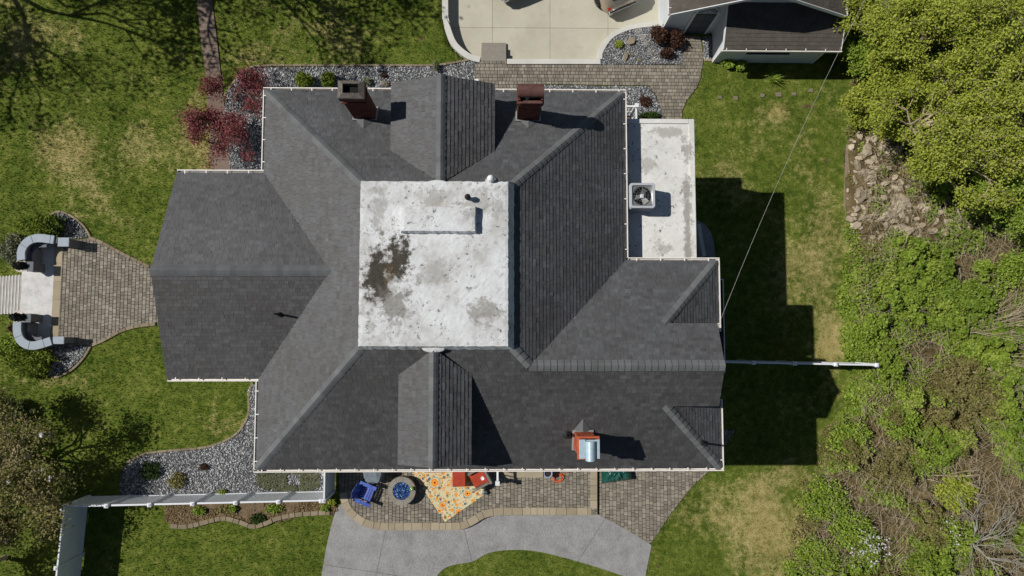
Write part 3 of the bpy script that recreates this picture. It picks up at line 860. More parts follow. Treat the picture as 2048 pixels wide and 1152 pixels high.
# ------------------------------------------------------------------ front steps, landing and seat walls
land = slab('front_landing', poly_land, -1.4, .02, m_landing)
kerb_stones('landing_border', WP([(119, 490), (116, 560), (113, 620), (110, 676)]), .36, -.05, .045, .8, m_capstone, land)
fs = thing('front_steps', 'flight of concrete front steps between the two curved seat walls', 'steps', W(30, 588, -.6))
xl = W(50, 588).x
yn_, ys2 = W(40, 549).y, W(40, 626).y
for i in range(8):
    b = MB(); b.box(xl - (i + 1) * .245, xl - i * .245 - .001, ys2 - .02 * (i % 2), yn_ + .01 * (i % 2), -1.5, -.15 * (i + 1) + .02)
    so = b.build('step', m_step, fs, bevel=.012, seg=1, own=True, tint=random.random() * .6)
    b = MB(); b.box(xl - (i + 1) * .245 - .012, xl - (i + 1) * .245 + .035, ys2 - .03, yn_ + .02, -.15 * (i + 1) - .025, -.15 * (i + 1) + .034); b.build('nosing', m_landing, so)

def seat_wall(label, path, z, pillar, inner, post, side):
    c = W(path[0][0], path[0][1])
    t = thing('seat_wall', label, 'wall', (c.x, c.y, 0))
    line = smooth_line(WP(path, z), 5)
    wall_strip('wall_blocks', line, .26, 0, z - .07, m_block, t)
    kerb_stones('cap_stone', line, .36, z - .07, z, .62, m_capgrey, t, gap=.006)
    for rect, h, mm in ((pillar, z - .06, m_capgrey), (post, z - .1, m_capdark)):
        x0, y0, x1, y1 = rect
        a = W(x0, y1, h); d = W(x1, y0, h)
        b = MB(); b.box(a.x + .03, d.x - .03, a.y + .03, d.y - .03, 0, h - .06); b.build('pillar', m_block, t, bevel=.01, seg=1, own=True)
        b = MB(); b.box(a.x, d.x, a.y, d.y, h - .06, h); b.build('pillar_cap', mm, t, bevel=.012, seg=2, own=True, tint=.6)
    x0, y0, x1, y1 = inner
    h = z - .28
    a = W(x0, y1, h); d = W(x1, y0, h)
    b = MB(); b.box(a.x, d.x, a.y, d.y, 0, h); b.build('seat_block', m_capdark, t, bevel=.015, own=True, tint=.3)
    kerb_stones('seat_slab', offset_line(line, side * .26)[6:-6], .2, h - .07, h, .5, m_capdark, t, gap=.006)
seat_wall('curved blue-grey seat wall on the north side of the front steps', [(42, 520), (42, 502), (50, 487), (64, 478), (80, 476), (96, 478), (113, 480)], .92, (115, 475, 138, 493), (50, 497, 66, 522), (53, 523, 67, 543), -1)
seat_wall('curved blue-grey seat wall on the south side of the front steps', [(34, 644), (34, 664), (40, 680), (54, 690), (70, 691), (86, 687), (104, 681)], .92, (105, 673, 128, 688), (41, 646, 56, 670), (47, 627, 62, 645), 1)

# ------------------------------------------------------------------ the house
XW, XE, YN, YS, ZE = -7.85, 4.17, 8.19, -4.33, 7.5
DX0, DX1, DY0, DY1, ZD = -4.18, .41, -.40, 4.59, 9.45
kW = (ZD - ZE) / (DX0 - XW); kE = (ZD - ZE) / (XE - DX1); kN = (ZD - ZE) / (YN - DY1); kS = (ZD - ZE) / (DY0 - YS)
WGX, WGY = 7.22, 2.48               # right wing: eave corner
RY = (YS + WGY) / 2; RZ = ZE + kS * (RY - YS); RX0 = XE - (RZ - ZE) / kE; RXE = 6.86
ZT = 8.55; TX = WGX - (ZT - ZE) / .52; TYS = YS + (ZT - ZE) / kS; TYN = WGY - (ZT - ZE) / kS
LY0, LY1, LX = -1.41, 5.38, -10.77  # left gable
LYM = (LY0 + LY1) / 2; LZ = 8.88; LXI = XW + (LZ - ZE) / kW; kL = (LZ - ZE) / (LY1 - LYM)
house = thing('house', 'large house with dark grey shingle roof and white flat deck in its middle', 'house', ((XW + XE) / 2, (YN + YS) / 2, 0))
roof = thing('roof', 'dark grey asphalt shingle roof', None, ((XW + XE) / 2, (YN + YS) / 2, ZE))
roof.parent = house; roof.location = (0, 0, ZE)

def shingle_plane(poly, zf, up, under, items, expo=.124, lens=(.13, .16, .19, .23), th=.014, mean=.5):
    """poly: plan outline, zf(x,y): height on the plane, up: plan direction of the slope (unit)."""
    ux, uy = up
    ex, ey = -uy, ux                                     # along the eave
    k = zf(ux, uy) - zf(0, 0)                            # rise per metre of plan
    c = 1 / math.sqrt(1 + k * k)
    q = [(p[0] * ex + p[1] * ey, (p[0] * ux + p[1] * uy)) for p in poly]
    if parea(q) < 0: q = q[::-1]
    n = Vector((-ux * k * c, -uy * k * c, c))
    def to3(u, v, h):
        x = u * ex + v * ux; y = u * ey + v * uy
        return (x + n.x * h, y + n.y * h, zf(x, y) + n.z * h)
    pv = expo * c
    v0 = min(p[1] for p in q); v1 = max(p[1] for p in q); u0 = min(p[0] for p in q); u1 = max(p[0] for p in q)
    v = v0
    while v < v1:
        u = u0 - random.random() * .3
        while u < u1:
            L = random.choice(lens)
            cl = clip_rect(q, u + .0025, u + L - .0025, v, min(v + pv, v1))
            if cl and abs(parea(cl)) > .002:
                if parea(cl) < 0: cl = cl[::-1]
                m = len(cl)
                lift = th * random.uniform(.75, 1.5)
                V = [to3(a, b, .004 + lift * (1 - (b - v) / pv)) for a, b in cl] + [to3(a, b, -.006) for a, b in cl]
                F = [list(range(m))] + [(m + i, m + (i + 1) % m, (i + 1) % m, i) for i in range(m)]
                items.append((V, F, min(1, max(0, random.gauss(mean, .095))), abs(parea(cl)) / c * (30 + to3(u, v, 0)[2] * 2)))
            u += L
        v += pv
    # solid deck under the shingles
    pl = poly if parea(poly) > 0 else poly[::-1]
    m = len(pl)
    V = [(x, y, zf(x, y) - .004) for x, y in pl] + [(x, y, zf(x, y) - .13) for x, y in pl]
    under.append((V, [list(range(m)), list(range(m, 2 * m))[::-1]] + [(i, m + i, m + (i + 1) % m, (i + 1) % m) for i in range(m)]))

SH = []; UN = []
fW = lambda x, y: ZE + kW * (x - XW)
fE = lambda x, y: ZE + kE * (XE - x)
fN = lambda x, y: ZE + kN * (YN - y)
fS = lambda x, y: ZE + kS * (y - YS)
fWN = lambda x, y: ZE + kS * (WGY - y)
fRE = lambda x, y: ZE + .52 * (WGX - x)
fLN = lambda x, y: ZE + kL * (LY1 - y)
fLS = lambda x, y: ZE + kL * (y - LY0)
shingle_plane([(XW, YS), (DX0, DY0), (DX0, DY1), (XW, YN), (XW, LY1), (LXI, LYM), (XW, LY0)], fW, (1, 0), UN, SH)
shingle_plane([(XE, YN), (XE, WGY), (RX0, RY), (DX1, DY0), (DX1, DY1)], fE, (-1, 0), UN, SH, th=.014)
shingle_plane([(XW, YN), (XE, YN), (DX1, DY1), (DX0, DY1)], fN, (0, -1), UN, SH, mean=.64)  # paler tint mean paints the brighter look of this north slope into its shingles
shingle_plane([(XW, YS), (WGX, YS), (TX, TYS), (RXE, TYS), (RXE, RY), (RX0, RY), (DX1, DY0), (DX0, DY0)], fS, (0, 1), UN, SH, mean=.27)  # darker, browner tint mean: south slope shading put into the shingle colour
shingle_plane([(WGX, WGY), (XE, WGY), (RX0, RY), (RXE, RY), (RXE, TYN), (TX, TYN)], fWN, (0, -1), UN, SH, mean=.66)  # wing's north slope painted lighter than the south side through its tints
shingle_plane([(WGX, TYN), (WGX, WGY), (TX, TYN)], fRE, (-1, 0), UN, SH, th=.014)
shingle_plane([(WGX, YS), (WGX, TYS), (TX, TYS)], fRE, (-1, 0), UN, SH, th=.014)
shingle_plane([(LX + .06, LY1), (XW, LY1), (LXI, LYM), (LX, LYM)], fLN, (0, -1), UN, SH, mean=.58)  # left gable, north side: lit look painted in by paler tints
shingle_plane([(LX - .04, LY0), (XW, LY0), (LXI, LYM), (LX, LYM)], fLS, (0, 1), UN, SH, mean=.27)  # left gable, south side: shaded look painted in by darker tints
# north and south gable dormers
ND = dict(x0=-3.45, x1=-.18, yf=7.97, ze=8.8, zr=9.5, yb=YN - (8.8 - ZE) / kN, yr=4.6)
SD = dict(x0=-3.07, x1=-.87, yf=-3.9, ze=9.05, zr=9.6, yb=YS + (9.05 - ZE) / kS, yr=-.42)
for D in (ND, SD):
    xm = (D['x0'] + D['x1']) / 2; kk = (D['zr'] - D['ze']) / (xm - D['x0'])
    shingle_plane([(D['x0'], D['yf']), (D['x0'], D['yb']), (xm, D['yr']), (xm, D['yf'])], lambda x, y: D['ze'] + kk * (x - D['x0']), (1, 0), UN, SH)
    shingle_plane([(D['x1'], D['yf']), (D['x1'], D['yb']), (xm, D['yr']), (xm, D['yf'])], lambda x, y: D['ze'] + kk * (D['x1'] - x), (-1, 0), UN, SH, th=.019)
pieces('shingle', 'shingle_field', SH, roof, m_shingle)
VV = []; FF = []
for V, F in UN:
    b = len(VV); VV += V; FF += [[i + b for i in f] for f in F]
mk('roof_deck', VV, FF, m_felt, roof)

def ridge_caps(a, b, fa, fb, step=.2, wid=.17, lift=.022, parent=roof):
    """overlapping cap shingles from a to b; fa, fb: plan side directions with their downward slope"""
    a = Vector(a); b = Vector(b); d = b - a; L = d.length; n = max(1, int(L / step)); d.normalize()
    for i in range(n):
        p = a + d * (L * i / n); q = a + d * (L * (i + 1) / n + .04)
        h0, h1 = lift * 2.0, lift * .7
        V = []
        for base, h in ((p, h0), (q, h1)):
            for (sx, sy, sl), w, e in ((fa, wid, .006), (fa, wid * .5, .03), (fa, 0, .04), (fb, wid * .5, .03), (fb, wid, .006)):
                V.append((base.x + sx * w, base.y + sy * w, base.z - sl * w + h + e))
        V += [(x, y, z - .05) for x, y, z in V]
        F = []
        for i_ in range(4): F += [(i_, i_ + 1, i_ + 6, i_ + 5), (10 + i_, 15 + i_, 16 + i_, 11 + i_), (i_, 10 + i_, 11 + i_, i_ + 1), (5 + i_, 6 + i_, 16 + i_, 15 + i_)]
        F += [(0, 5, 15, 10), (4, 14, 19, 9)]
        mk('ridge_cap', V, F, m_ridge, parent, tint=random.random(), own=True)
s2 = math.sqrt(.5)
def hip(a, b, k1, k2):
    """hip between two slopes: caps lie perpendicular to its plan line"""
    d = Vector((b[0] - a[0], b[1] - a[1])).normalized(); px, py = -d.y, d.x
    kk = (k1 + k2) / 2 * s2
    ridge_caps(a, b, (px, py, kk), (-px, -py, kk), wid=.15)
hip((XW + .03, YN - .03, ZE), (DX0, DY1, ZD), kW, kN)
hip((XE - .03, YN - .03, ZE), (DX1, DY1, ZD), kE, kN)
hip((XW + .03, YS + .03, ZE), (DX0, DY0, ZD), kW, kS)
hip((RX0, RY, RZ), (DX1, DY0, ZD), kE, kS)
hip((WGX - .03, WGY - .03, ZE), (TX, TYN, ZT), kS, .52)
hip((WGX - .03, YS + .03, ZE), (TX, TYS, ZT), kS, .52)
ridge_caps((RXE, RY, RZ), (RX0, RY, RZ), (0, 1, kS), (0, -1, kS))
ridge_caps((LX, LYM, LZ), (LXI, LYM, LZ), (0, 1, kL), (0, -1, kL))
for D in (ND, SD):
    xm = (D['x0'] + D['x1']) / 2; kk = (D['zr'] - D['ze']) / (xm - D['x0'])
    ridge_caps((xm, D['yf'], D['zr']), (xm, D['yr'], D['zr']), (1, 0, kk), (-1, 0, kk), wid=.14)

# walls
IN = .45
def wall(poly, z0, z1, name='wall', m=m_siding):
    b = MB(); b.prism(poly, z0, z1); return b.build(name, m, house)
wall([(XW + IN, YS + IN), (XE, YS + IN), (XE, RY - .9), (XE + .01, WGY - .3), (XE - IN, WGY), (XE - IN, YN - IN), (XW + IN, YN - IN)], 0, ZE - .08)
wall([(LX + IN, LY0 + IN), (XW + IN - .002, LY0 + IN), (XW + IN - .002, LY1 - IN), (LX + IN, LY1 - IN)], 0, ZE - .08)
wall([(XE + .002, YS + IN), (WGX - IN, YS + IN), (WGX - IN, WGY - IN), (XE + .012, WGY - IN)], 0, ZE - .08)
def gable(pts):
    n = len(pts) // 2
    F = [list(range(n)), list(range(n, 2 * n))[::-1]] + [(i, n + i, n + (i + 1) % n, (i + 1) % n) for i in range(n)]
    mk('gable_wall', pts, F, m_siding, house)
xg = LX + IN
gable([(xg + dx, y, z) for dx in (.0, .12) for y, z in ((LY0 + IN, ZE - .085), (LY1 - IN, ZE - .085), (LYM, LZ - .2))])
xg = RXE - .35
gable([(xg + dx, y, z) for dx in (.0, .12) for y, z in ((TYS, ZE - .085), (TYN, ZE - .085), (TYN, ZT - .16), (RY, RZ - .18), (TYS, ZT - .16))])
for y, sg in ((TYS, 1), (TYN, -1)):
    V = [(x, y + sg * dy, z) for dy in (.02, .1) for x, z in ((TX + .15, ZE - .085), (xg, ZE - .085), (xg, ZT - .1), (TX + .15, ZT - .1))]
    mk('gable_cheek', V, [(0, 1, 2, 3), (7, 6, 5, 4), (0, 4, 5, 1), (1, 5, 6, 2), (2, 6, 7, 3), (3, 7, 4, 0)], m_felt, house)
for D, sg in ((ND, -1), (SD, 1)):
    xm = (D['x0'] + D['x1']) / 2; y0 = D['yf'] + sg * .2
    gable([(x, y0 + dy, z) for dy in (0, .1) for x, z in ((D['x0'] + .15, ZE - .2), (D['x1'] - .15, ZE - .2), (D['x1'] - .15, D['ze'] - .05), (xm, D['zr'] - .17), (D['x0'] + .15, D['ze'] - .05))])
    for xx in (D['x0'] + .18, D['x1'] - .3):
        b = MB(); b.box(xx, xx + .12, min(y0, D['yb']), max(y0, D['yb']), ZE, D['ze'] - .04); b.build('dormer_cheek', m_siding, house)
# windows on the walls (frame and pane)
def window(x, y, z, w, h, face):
    b = MB(); b.M = at(x, y, z, face)
    for args in ((-w / 2 - .08, w / 2 + .08, -.02, .05, -.08, 0), (-w / 2 - .08, w / 2 + .08, -.02, .05, h, h + .08), (-w / 2 - .08, -w / 2, -.02, .05, 0, h), (w / 2, w / 2 + .08, -.02, .05, 0, h), (-w / 2, w / 2, -.02, .035, h / 2 - .025, h / 2 + .025)):
        b.box(*args)
    f = b.build('window', m_white, house)
    b = MB(); b.M = at(x, y, z, face); b.box(-w / 2, w / 2, -.01, .015, 0, h); b.build('pane', m_glass, f)
PI = math.pi
for zz in (1.2, 4.4):
    for xx in (-6, -3.5, -1, 1.5, 5.2): window(xx, YS + IN, zz, .9, 1.5, PI)
    for yy in (-2.8, 6.6): window(XW + IN, yy, zz, .9, 1.5, PI / 2)
    for yy in (.2, 3.8): window(LX + IN, yy, zz, .9, 1.5, PI / 2)
    for xx in (-6, .5, 2.8): window(xx, YN - IN, zz, .9, 1.5, 0)
    for yy in (-3.2, 1.4): window(WGX - IN, yy, zz, .8, 1.5, -PI / 2)
window(RXE - .22, RY, 7.7, .7, .9, -PI / 2)

# gutters: channel with hangers
def gutter(x0, y0, x1, y1, nx, ny, step=.6, z=ZE, parent=house, first=.25, m=m_gutter):
    d = Vector((x1 - x0, y1 - y0)); L = d.length; d.normalize()
    b = MB(); b.M = Matrix.Translation((x0, y0, z)) @ Matrix(((d.x, nx, 0, 0), (d.y, ny, 0, 0), (0, 0, 1, 0), (0, 0, 0, 1)))
    flip = d.x * ny - d.y * nx < 0
    b.box(0, L, .008, .016, -.1, -.03); b.box(0, L, .0165, .0595, -.105, -.095); b.box(0, L, .06, .092, -.105, .012)
    b.box(-.0, .006, .0165, .0595, -.094, .0); b.box(L - .006, L, .0165, .0595, -.094, .0)
    if flip: b.F = [f[::-1] for f in b.F]
    g = b.build('gutter', m, parent)
    u = first
    while u < L - .05:
        h = MB(); h.M = b.M; h.box(u, u + .032, -.05, .062, .0125, .03)
        if flip: h.F = [f[::-1] for f in h.F]
        h.build('gutter_hanger', m, g); u += step
    return g
gutter(XW - .09, YN, ND['x0'] - .02, YN, 0, 1, .68); gutter(ND['x1'] + .02, YN, XE + .09, YN, 0, 1, .78)
gutter(XW, LY1 + .095, XW, YN, -1, 0, .75); gutter(XW, YS, XW, LY0 - .095, -1, 0, .75)
gutter(LX + .06, LY1, XW, LY1, 0, 1, .7); gutter(LX - .02, LY0, XW, LY0, 0, -1, .75)
gutter(XW - .09, YS, WGX + .09, YS, 0, -1, .6)
gutter(XE, WGY + .095, XE, YN, 1, 0, .85); gutter(XE + .095, WGY, WGX + .09, WGY, 0, 1, .8)
gutter(WGX, TYN - .25, WGX, WGY, 1, 0, 9); gutter(WGX, YS, WGX, TYS + .1, 1, 0, 9)
# rake trim of the gables
for x, pts in ((LX + .06, ((LY0, ZE), (LYM, LZ), (LY1, ZE))), (RXE - .03, ((TYS, ZT), (RY, RZ), (TYN, ZT)))):
    for (ya, za), (yb, zb) in zip(pts, pts[1:]):
        V = [(x + dx, yy, zz + dz) for dx in (-.012, .012) for yy, zz, dz in ((ya, za, -.14), (yb, zb, -.14), (yb, zb, -.3), (ya, za, -.3))]
        mk('rake_board', V, [(0, 1, 2, 3), (7, 6, 5, 4), (0, 4, 5, 1), (1, 5, 6, 2), (2, 6, 7, 3), (3, 7, 4, 0)], m_white, house)

# white deck on top: sloping curb, lumpy coating
def lumpy(name, x0, x1, y0, y1, ins, z0, z1, nx, ny, amp, m, parent, edge=.05):
    """coated slab: rings from the foot to the brim and a top grid, all slightly uneven"""
    iw, ie, is_, in_ = ins
    V = []; F = []
    X = np.linspace(0, 1, nx + 1); Y = np.linspace(0, 1, ny + 1)
    rows = []
    for s, (fx_, zz) in enumerate(((0, z0), (.75, z1 - .02), (1, z1))):
        pass
    for j, v in enumerate(Y):
        for i, u in enumerate(X):
            x = x0 + iw + (x1 - ie - x0 - iw) * u; y = y0 + is_ + (y1 - in_ - y0 - is_) * v
            e = min(u * (x1 - x0), (1 - u) * (x1 - x0), v * (y1 - y0), (1 - v) * (y1 - y0))
            jit = amp * (random.random() - .5)
            bd = e < 1e-6
            V.append((x + (jit * 1.2 if bd else 0), y + (jit * 1.2 if bd else 0), z1 + jit * .6 - (.012 if bd else 0)))
    for j in range(ny):
        for i in range(nx):
            a = j * (nx + 1) + i; F.append((a, a + 1, a + nx + 2, a + nx + 1))
    per = [j * 0 + i for i in range(nx)] + [j * (nx + 1) + nx for j in range(ny)] + [ny * (nx + 1) + i for i in range(nx, 0, -1)] + [j * (nx + 1) for j in range(ny, 0, -1)]
    base = len(V)
    for r in (1, 2):
        for q in per:
            x, y, z = V[q]
            u = (x - x0 - iw) / (x1 - ie - x0 - iw); v = (y - y0 - is_) / (y1 - in_ - y0 - is_)
            bx = x0 + (x1 - x0) * min(1, max(0, u)); by = y0 + (y1 - y0) * min(1, max(0, v))
            f = .9 if r == 1 else 1.0
            zz = z0 + (.09 if r == 1 else -.06)
            jx, jy = (random.random() - .5) * amp * 1.6, (random.random() - .5) * amp * 1.6
            V.append((x + (bx - x) * f + jx, y + (by - y) * f + jy, zz))
    m_ = len(per)
    ringA = per; ringB = [base + i for i in range(m_)]; ringC = [base + m_ + i for i in range(m_)]
    for A, B in ((ringA, ringB), (ringB, ringC)):
        for i in range(m_): F.append((A[i], B[i], B[(i + 1) % m_], A[(i + 1) % m_]))
    return mk(name, V, F, m, parent, smooth=False, own=True)
lumpy('flat_deck', DX0 - .04, DX1 + .03, DY0 - .05, DY1 + .05, (.05, .2, .12, .05), ZD - .04, 9.8, 46, 50, .014, m_deck, house)
a = W(800, 465, 10.06); d = W(952, 411, 10.06)
lumpy('roof_hatch', a.x, d.x, a.y, d.y, (.03, .03, .05, .03), 9.8, 10.06, 24, 9, .016, m_deck, house)
for px, py in ((875, 368), (868, 697)):
    c = W(px, py, 9.62); b = MB()
    b.M = Matrix.Translation(c) @ Matrix.Diagonal((.36, .13, .045, 1))
    b.lathe([(0, -1), (.6, -.75), (.92, -.2), (1, .1), (.8, .6), (.42, .9), (0, 1)], 14)
    b.build('coated_ridge_end', m_deck, house, smooth=True, own=True)

# two-storey flat-roofed wing on the right
PZ = 6.8
px0, px1, py0, py1 = XE - IN, 6.72, WGY - .1, 7.47
wall([(px0, WGY - IN + .2), (px1 - .12, WGY - IN + .2), (px1 - .12, py1 - .12), (px0, py1 - .12)], 0, PZ - .2, 'wing_wall')
lumpy('flat_wing_roof', px0, px1, py0, py1, (.01, .01, .01, .01), PZ - .2, PZ, 24, 44, .008, m_porch, house)
for nm, r in (('roof_lip', (px1 - .17, px1 + .02, py0, py1 + .02)), ('roof_lip', (XE + .16, px1 - .171, py1 - .14, py1 + .02))):
    b = MB(); b.box(r[0], r[1], r[2], r[3], PZ - .16, PZ + .06); b.build(nm, m_porch, house, bevel=.02, own=True)
# low bay on the far right with a pale trim
bz = 3.4
a = W(1430, 745, bz); d = W(1447, 558, bz)
b = MB(); b.box(WGX - IN + .003, d.x - .03, a.y + .03, d.y - .03, 0, bz - .08); b.build('bay_wall', m_siding, house)
b = MB(); b.box(WGX - IN + .004, d.x - .035, a.y + .035, d.y - .035, bz - .079, bz - .02); b.build('bay_roof', m_felt, house)
b = MB()
b.box(d.x - .034, d.x, a.y, d.y, bz - .1, bz); b.box(WGX - IN + .004, d.x - .035, d.y - .034, d.y, bz - .1, bz); b.box(WGX - IN + .004, d.x - .035, a.y, a.y + .034, bz - .1, bz)
b.build('bay_trim', m_gutter, house)

# ------------------------------------------------------------------ chimneys
def bricks_box(x0, x1, y0, y1, z0, z1, zf=None):
    """courses of single bricks round a rectangle; returns a list of (V,F,tint)"""
    out = []; bh, bl = .067, .2
    z = z0; c = 0
    while z < z1 - .01:
        zt = min(z + bh - .009, z1)
        for side in range(4):
            if side in (0, 2): L0, L1 = x0, x1
            else: L0, L1 = y0 + .09, y1 - .09
            u = L0 - (bl / 2 if c % 2 else 0) 
            while u < L1:
                a, b_ = max(u, L0), min(u + bl - .009, L1)
                if b_ - a > .03:
                    j = random.uniform(-.003, .004)
                    if side == 0: r = (a, b_, y0 - j, y0 + .09)
                    elif side == 2: r = (a, b_, y1 - .09, y1 + j)
                    elif side == 1: r = (x1 - .09, x1 + j, a, b_)
                    else: r = (x0 - j, x0 + .09, a, b_)
                    out.append((r, z, zt, random.random()))
                u += bl
        z += bh; c += 1
    return out
def emit_bricks(lst, parent, m):
    V = []; F = []; T = []
    for (x0, x1, y0, y1), z0, z1, t in lst:
        b = MB().box(x0, x1, y0, y1, z0, z1); o = len(V)
        V += b.V; F += [[i + o for i in f] for f in b.F]; T += [t] * 8
    o = mk('brickwork', V, F, m, parent, tint=T); o['kind'] = 'stuff'
def chimney(label, x0, x1, y0, y1, zb, zt, m, corbels):
    t = thing('chimney', label, 'chimney', ((x0 + x1) / 2, (y0 + y1) / 2, zb))
    b = MB(); b.box(x0 + .012, x1 - .012, y0 + .012, y1 - .012, zb - .3, zt - .02); b.build('mortar_core', m_mortar, t)
    L = bricks_box(x0, x1, y0, y1, zb - .3, zt)
    emit_bricks(L, t, m)
    for z0, z1, o in corbels:
        c = MB(); c.box(x0 - o, x1 + o, y0 - o, y1 + o, z0, z1)
        c.build('corbel', m, t, bevel=.008, seg=1, own=True, tint=.5)
    # lead apron round the foot
    return t
def apron(t, x0, x1, y0, y1, zf, w=.05):
    b = MB()
    for r in ((x0 - w, x1 + w, y0 - w, y0 - .006), (x0 - w, x1 + w, y1 + .006, y1 + w), (x0 - w, x0 - .006, y0 - .005, y1 + .005), (x1 + .006, x1 + w, y0 - .005, y1 + .005)):
        V = [(x, y, zf(x, y) + h) for h in (.0, .075) for x, y in ((r[0], r[2]), (r[1], r[2]), (r[1], r[3]), (r[0], r[3]))]
        b.add(V, [(0, 3, 2, 1), (4, 5, 6, 7), (0, 1, 5, 4), (1, 2, 6, 5), (2, 3, 7, 6), (3, 0, 4, 7)])
    b.build('flashing', m_flash, t)
def cricket(t, xm, y, dy, w, zf, rise):
    V = [(xm - w, y, zf(0, y)), (xm + w, y, zf(0, y)), (xm, y, zf(0, y) + rise), (xm, y + dy, zf(0, y + dy))]
    V += [(v[0], v[1], v[2] - .05) for v in V]
    mk('cricket', [(a_, b_, c_ + .03) for a_, b_, c_ in V], [(0, 2, 3), (1, 3, 2), (0, 1, 2), (4, 7, 6), (5, 6, 7), (0, 3, 7, 4), (1, 5, 7, 3)], m_ridge, t, tint=.4)

# 1: tall brick stack at the upper left with a mortar crown and open flue
c1 = (-4.74, -4.06, 7.0, 7.44)
t = chimney('tall dark brick chimney with open flue left of the north dormer', *c1, 7.9, 10.15, m_brickd, ((9.72, 9.79, .04), (9.98, 10.15, .05)))
x0, x1, y0, y1 = c1
b = MB(); b.M = Matrix.Identity(4)
def frame_ring(b, x0, x1, y0, y1, ix, iy, z0, z1, zi):
    O = [(x0, y0), (x1, y0), (x1, y1), (x0, y1)]; I = [(x0 + ix, y0 + iy), (x1 - ix, y0 + iy), (x1 - ix, y1 - iy), (x0 + ix, y1 - iy)]
    V = [(p[0], p[1], z0) for p in O] + [(p[0], p[1], z1) for p in O] + [(p[0], p[1], zi) for p in I] + [(p[0], p[1], z0) for p in I]
    F = []
    for i in range(4):
        j = (i + 1) % 4
        F += [(i, j, 4 + j, 4 + i), (4 + i, 4 + j, 8 + j, 8 + i), (8 + i, 8 + j, 12 + j, 12 + i)]
    b.add(V, F)
frame_ring(b, x0 - .05, x1 + .05, y0 - .05, y1 + .05, .16, .13, 10.151, 10.25, 10.36)
b.build('mortar_crown', m_cap, t)
b = MB(); b.box(x0 + .1, x1 - .1, y0 + .06, y1 - .06, 10.13, 10.158); b.build('flue_void', m_soot_black, t)
apron(t, *c1, fN); cricket(t, (x0 + x1) / 2, y0 - .03, -.35, .3, fN, .16)
# 2: brick stack with a barrel hood
c2 = (.55, 1.27, 7.0, 7.42)
t = chimney('brick chimney with brown barrel hood right of the north dormer', *c2, 7.9, 9.85, m_brickd, ((9.6, 9.66, .03), (9.76, 9.85, .05)))
x0, x1, y0, y1 = c2
b = MB()
ym = (y0 + y1) / 2 + .04; n_ = 14; R_ = .19
V = []; F = []
for xx in (x0 - .03, x1 + .03):
    for rr in (R_, R_ - .035):
        for i in range(n_ + 1):
            a = -.45 + (PI + .6) * i / n_
            V.append((xx, ym + math.cos(a) * rr * 1.05, 10.16 + math.sin(a) * rr))
m_ = n_ + 1
for i in range(n_):
    F += [(i, i + 1, 2 * m_ + i + 1, 2 * m_ + i), (m_ + i, 3 * m_ + i, 3 * m_ + i + 1, m_ + i + 1), (i, m_ + i, m_ + i + 1, i + 1), (2 * m_ + i, 2 * m_ + i + 1, 3 * m_ + i + 1, 3 * m_ + i)]
F += [(0, 2 * m_, 3 * m_, m_), (n_, m_ + n_, 3 * m_ + n_, 2 * m_ + n_)]
mk('barrel_hood', V, F, m_clay, t, smooth=False)
for xx in (x0 - .01, x1 - .05):
    b = MB(); b.box(xx, xx + .06, y0, y1, 9.851, 10.08); b.build('hood_side', m_brickd, t, tint=.6)
b = MB(); b.box(x0 + .06, x1 - .06, y0 + .04, y1 - .04, 9.851, 9.9); b.build('flue_void', m_soot_black, t)
b = MB(); b.box(x0, x1, y0 - .07, y0 + .02, 9.94, 9.975); b.build('hood_shelf', m_clay, t, bevel=.008)
apron(t, *c2, fN); cricket(t, (x0 + x1) / 2, y0 - .03, -.3, .28, fN, .1)
# 3: south chimney with a pale metal cowl
c3 = (2.36, 2.9, -3.62, -3.06)
t = chimney('orange brick chimney with pale metal cowl on the south slope', *c3, 7.75, 9.55, m_brick, ((9.2, 9.27, .03), (9.4, 9.55, .06)))
x0, x1, y0, y1 = c3
b = MB(); b.box(x0 + .02, x1 - .02, y0 + .02, y1 - .02, 9.551, 9.72); b.build('cowl_base', m_zinc, t, bevel=.01)
b = MB(); V = []; F = []
xm = (x0 + x1) / 2 + .03; m_ = 13
for yy in (y0 - .06, y1 - .05):
    for rr in (.15, .12):
        for i in range(m_):
            a = PI * i / (m_ - 1); V.append((xm + math.cos(a) * rr, yy, 9.74 + math.sin(a) * rr * 1.1))
for i in range(m_ - 1):
    F += [(i, 2 * m_ + i, 2 * m_ + i + 1, i + 1), (m_ + i, m_ + i + 1, 3 * m_ + i + 1, 3 * m_ + i), (i, i + 1, m_ + i + 1, m_ + i), (2 * m_ + i, 3 * m_ + i, 3 * m_ + i + 1, 2 * m_ + i + 1)]
mk('cowl', V, F, m_zinc, t, smooth=False)
b = MB(); b.box(x0 - .03, xm - .151, y0, y1, 9.721, 9.76); b.box(xm + .151, x1 + .03, y0, y1, 9.721, 9.76); b.build('cowl_wing', m_zinc, t, bevel=.006)
apron(t, *c3, fS, .06); cricket(t, xm - .05, y1 + .03, .4, .3, fS, .16)

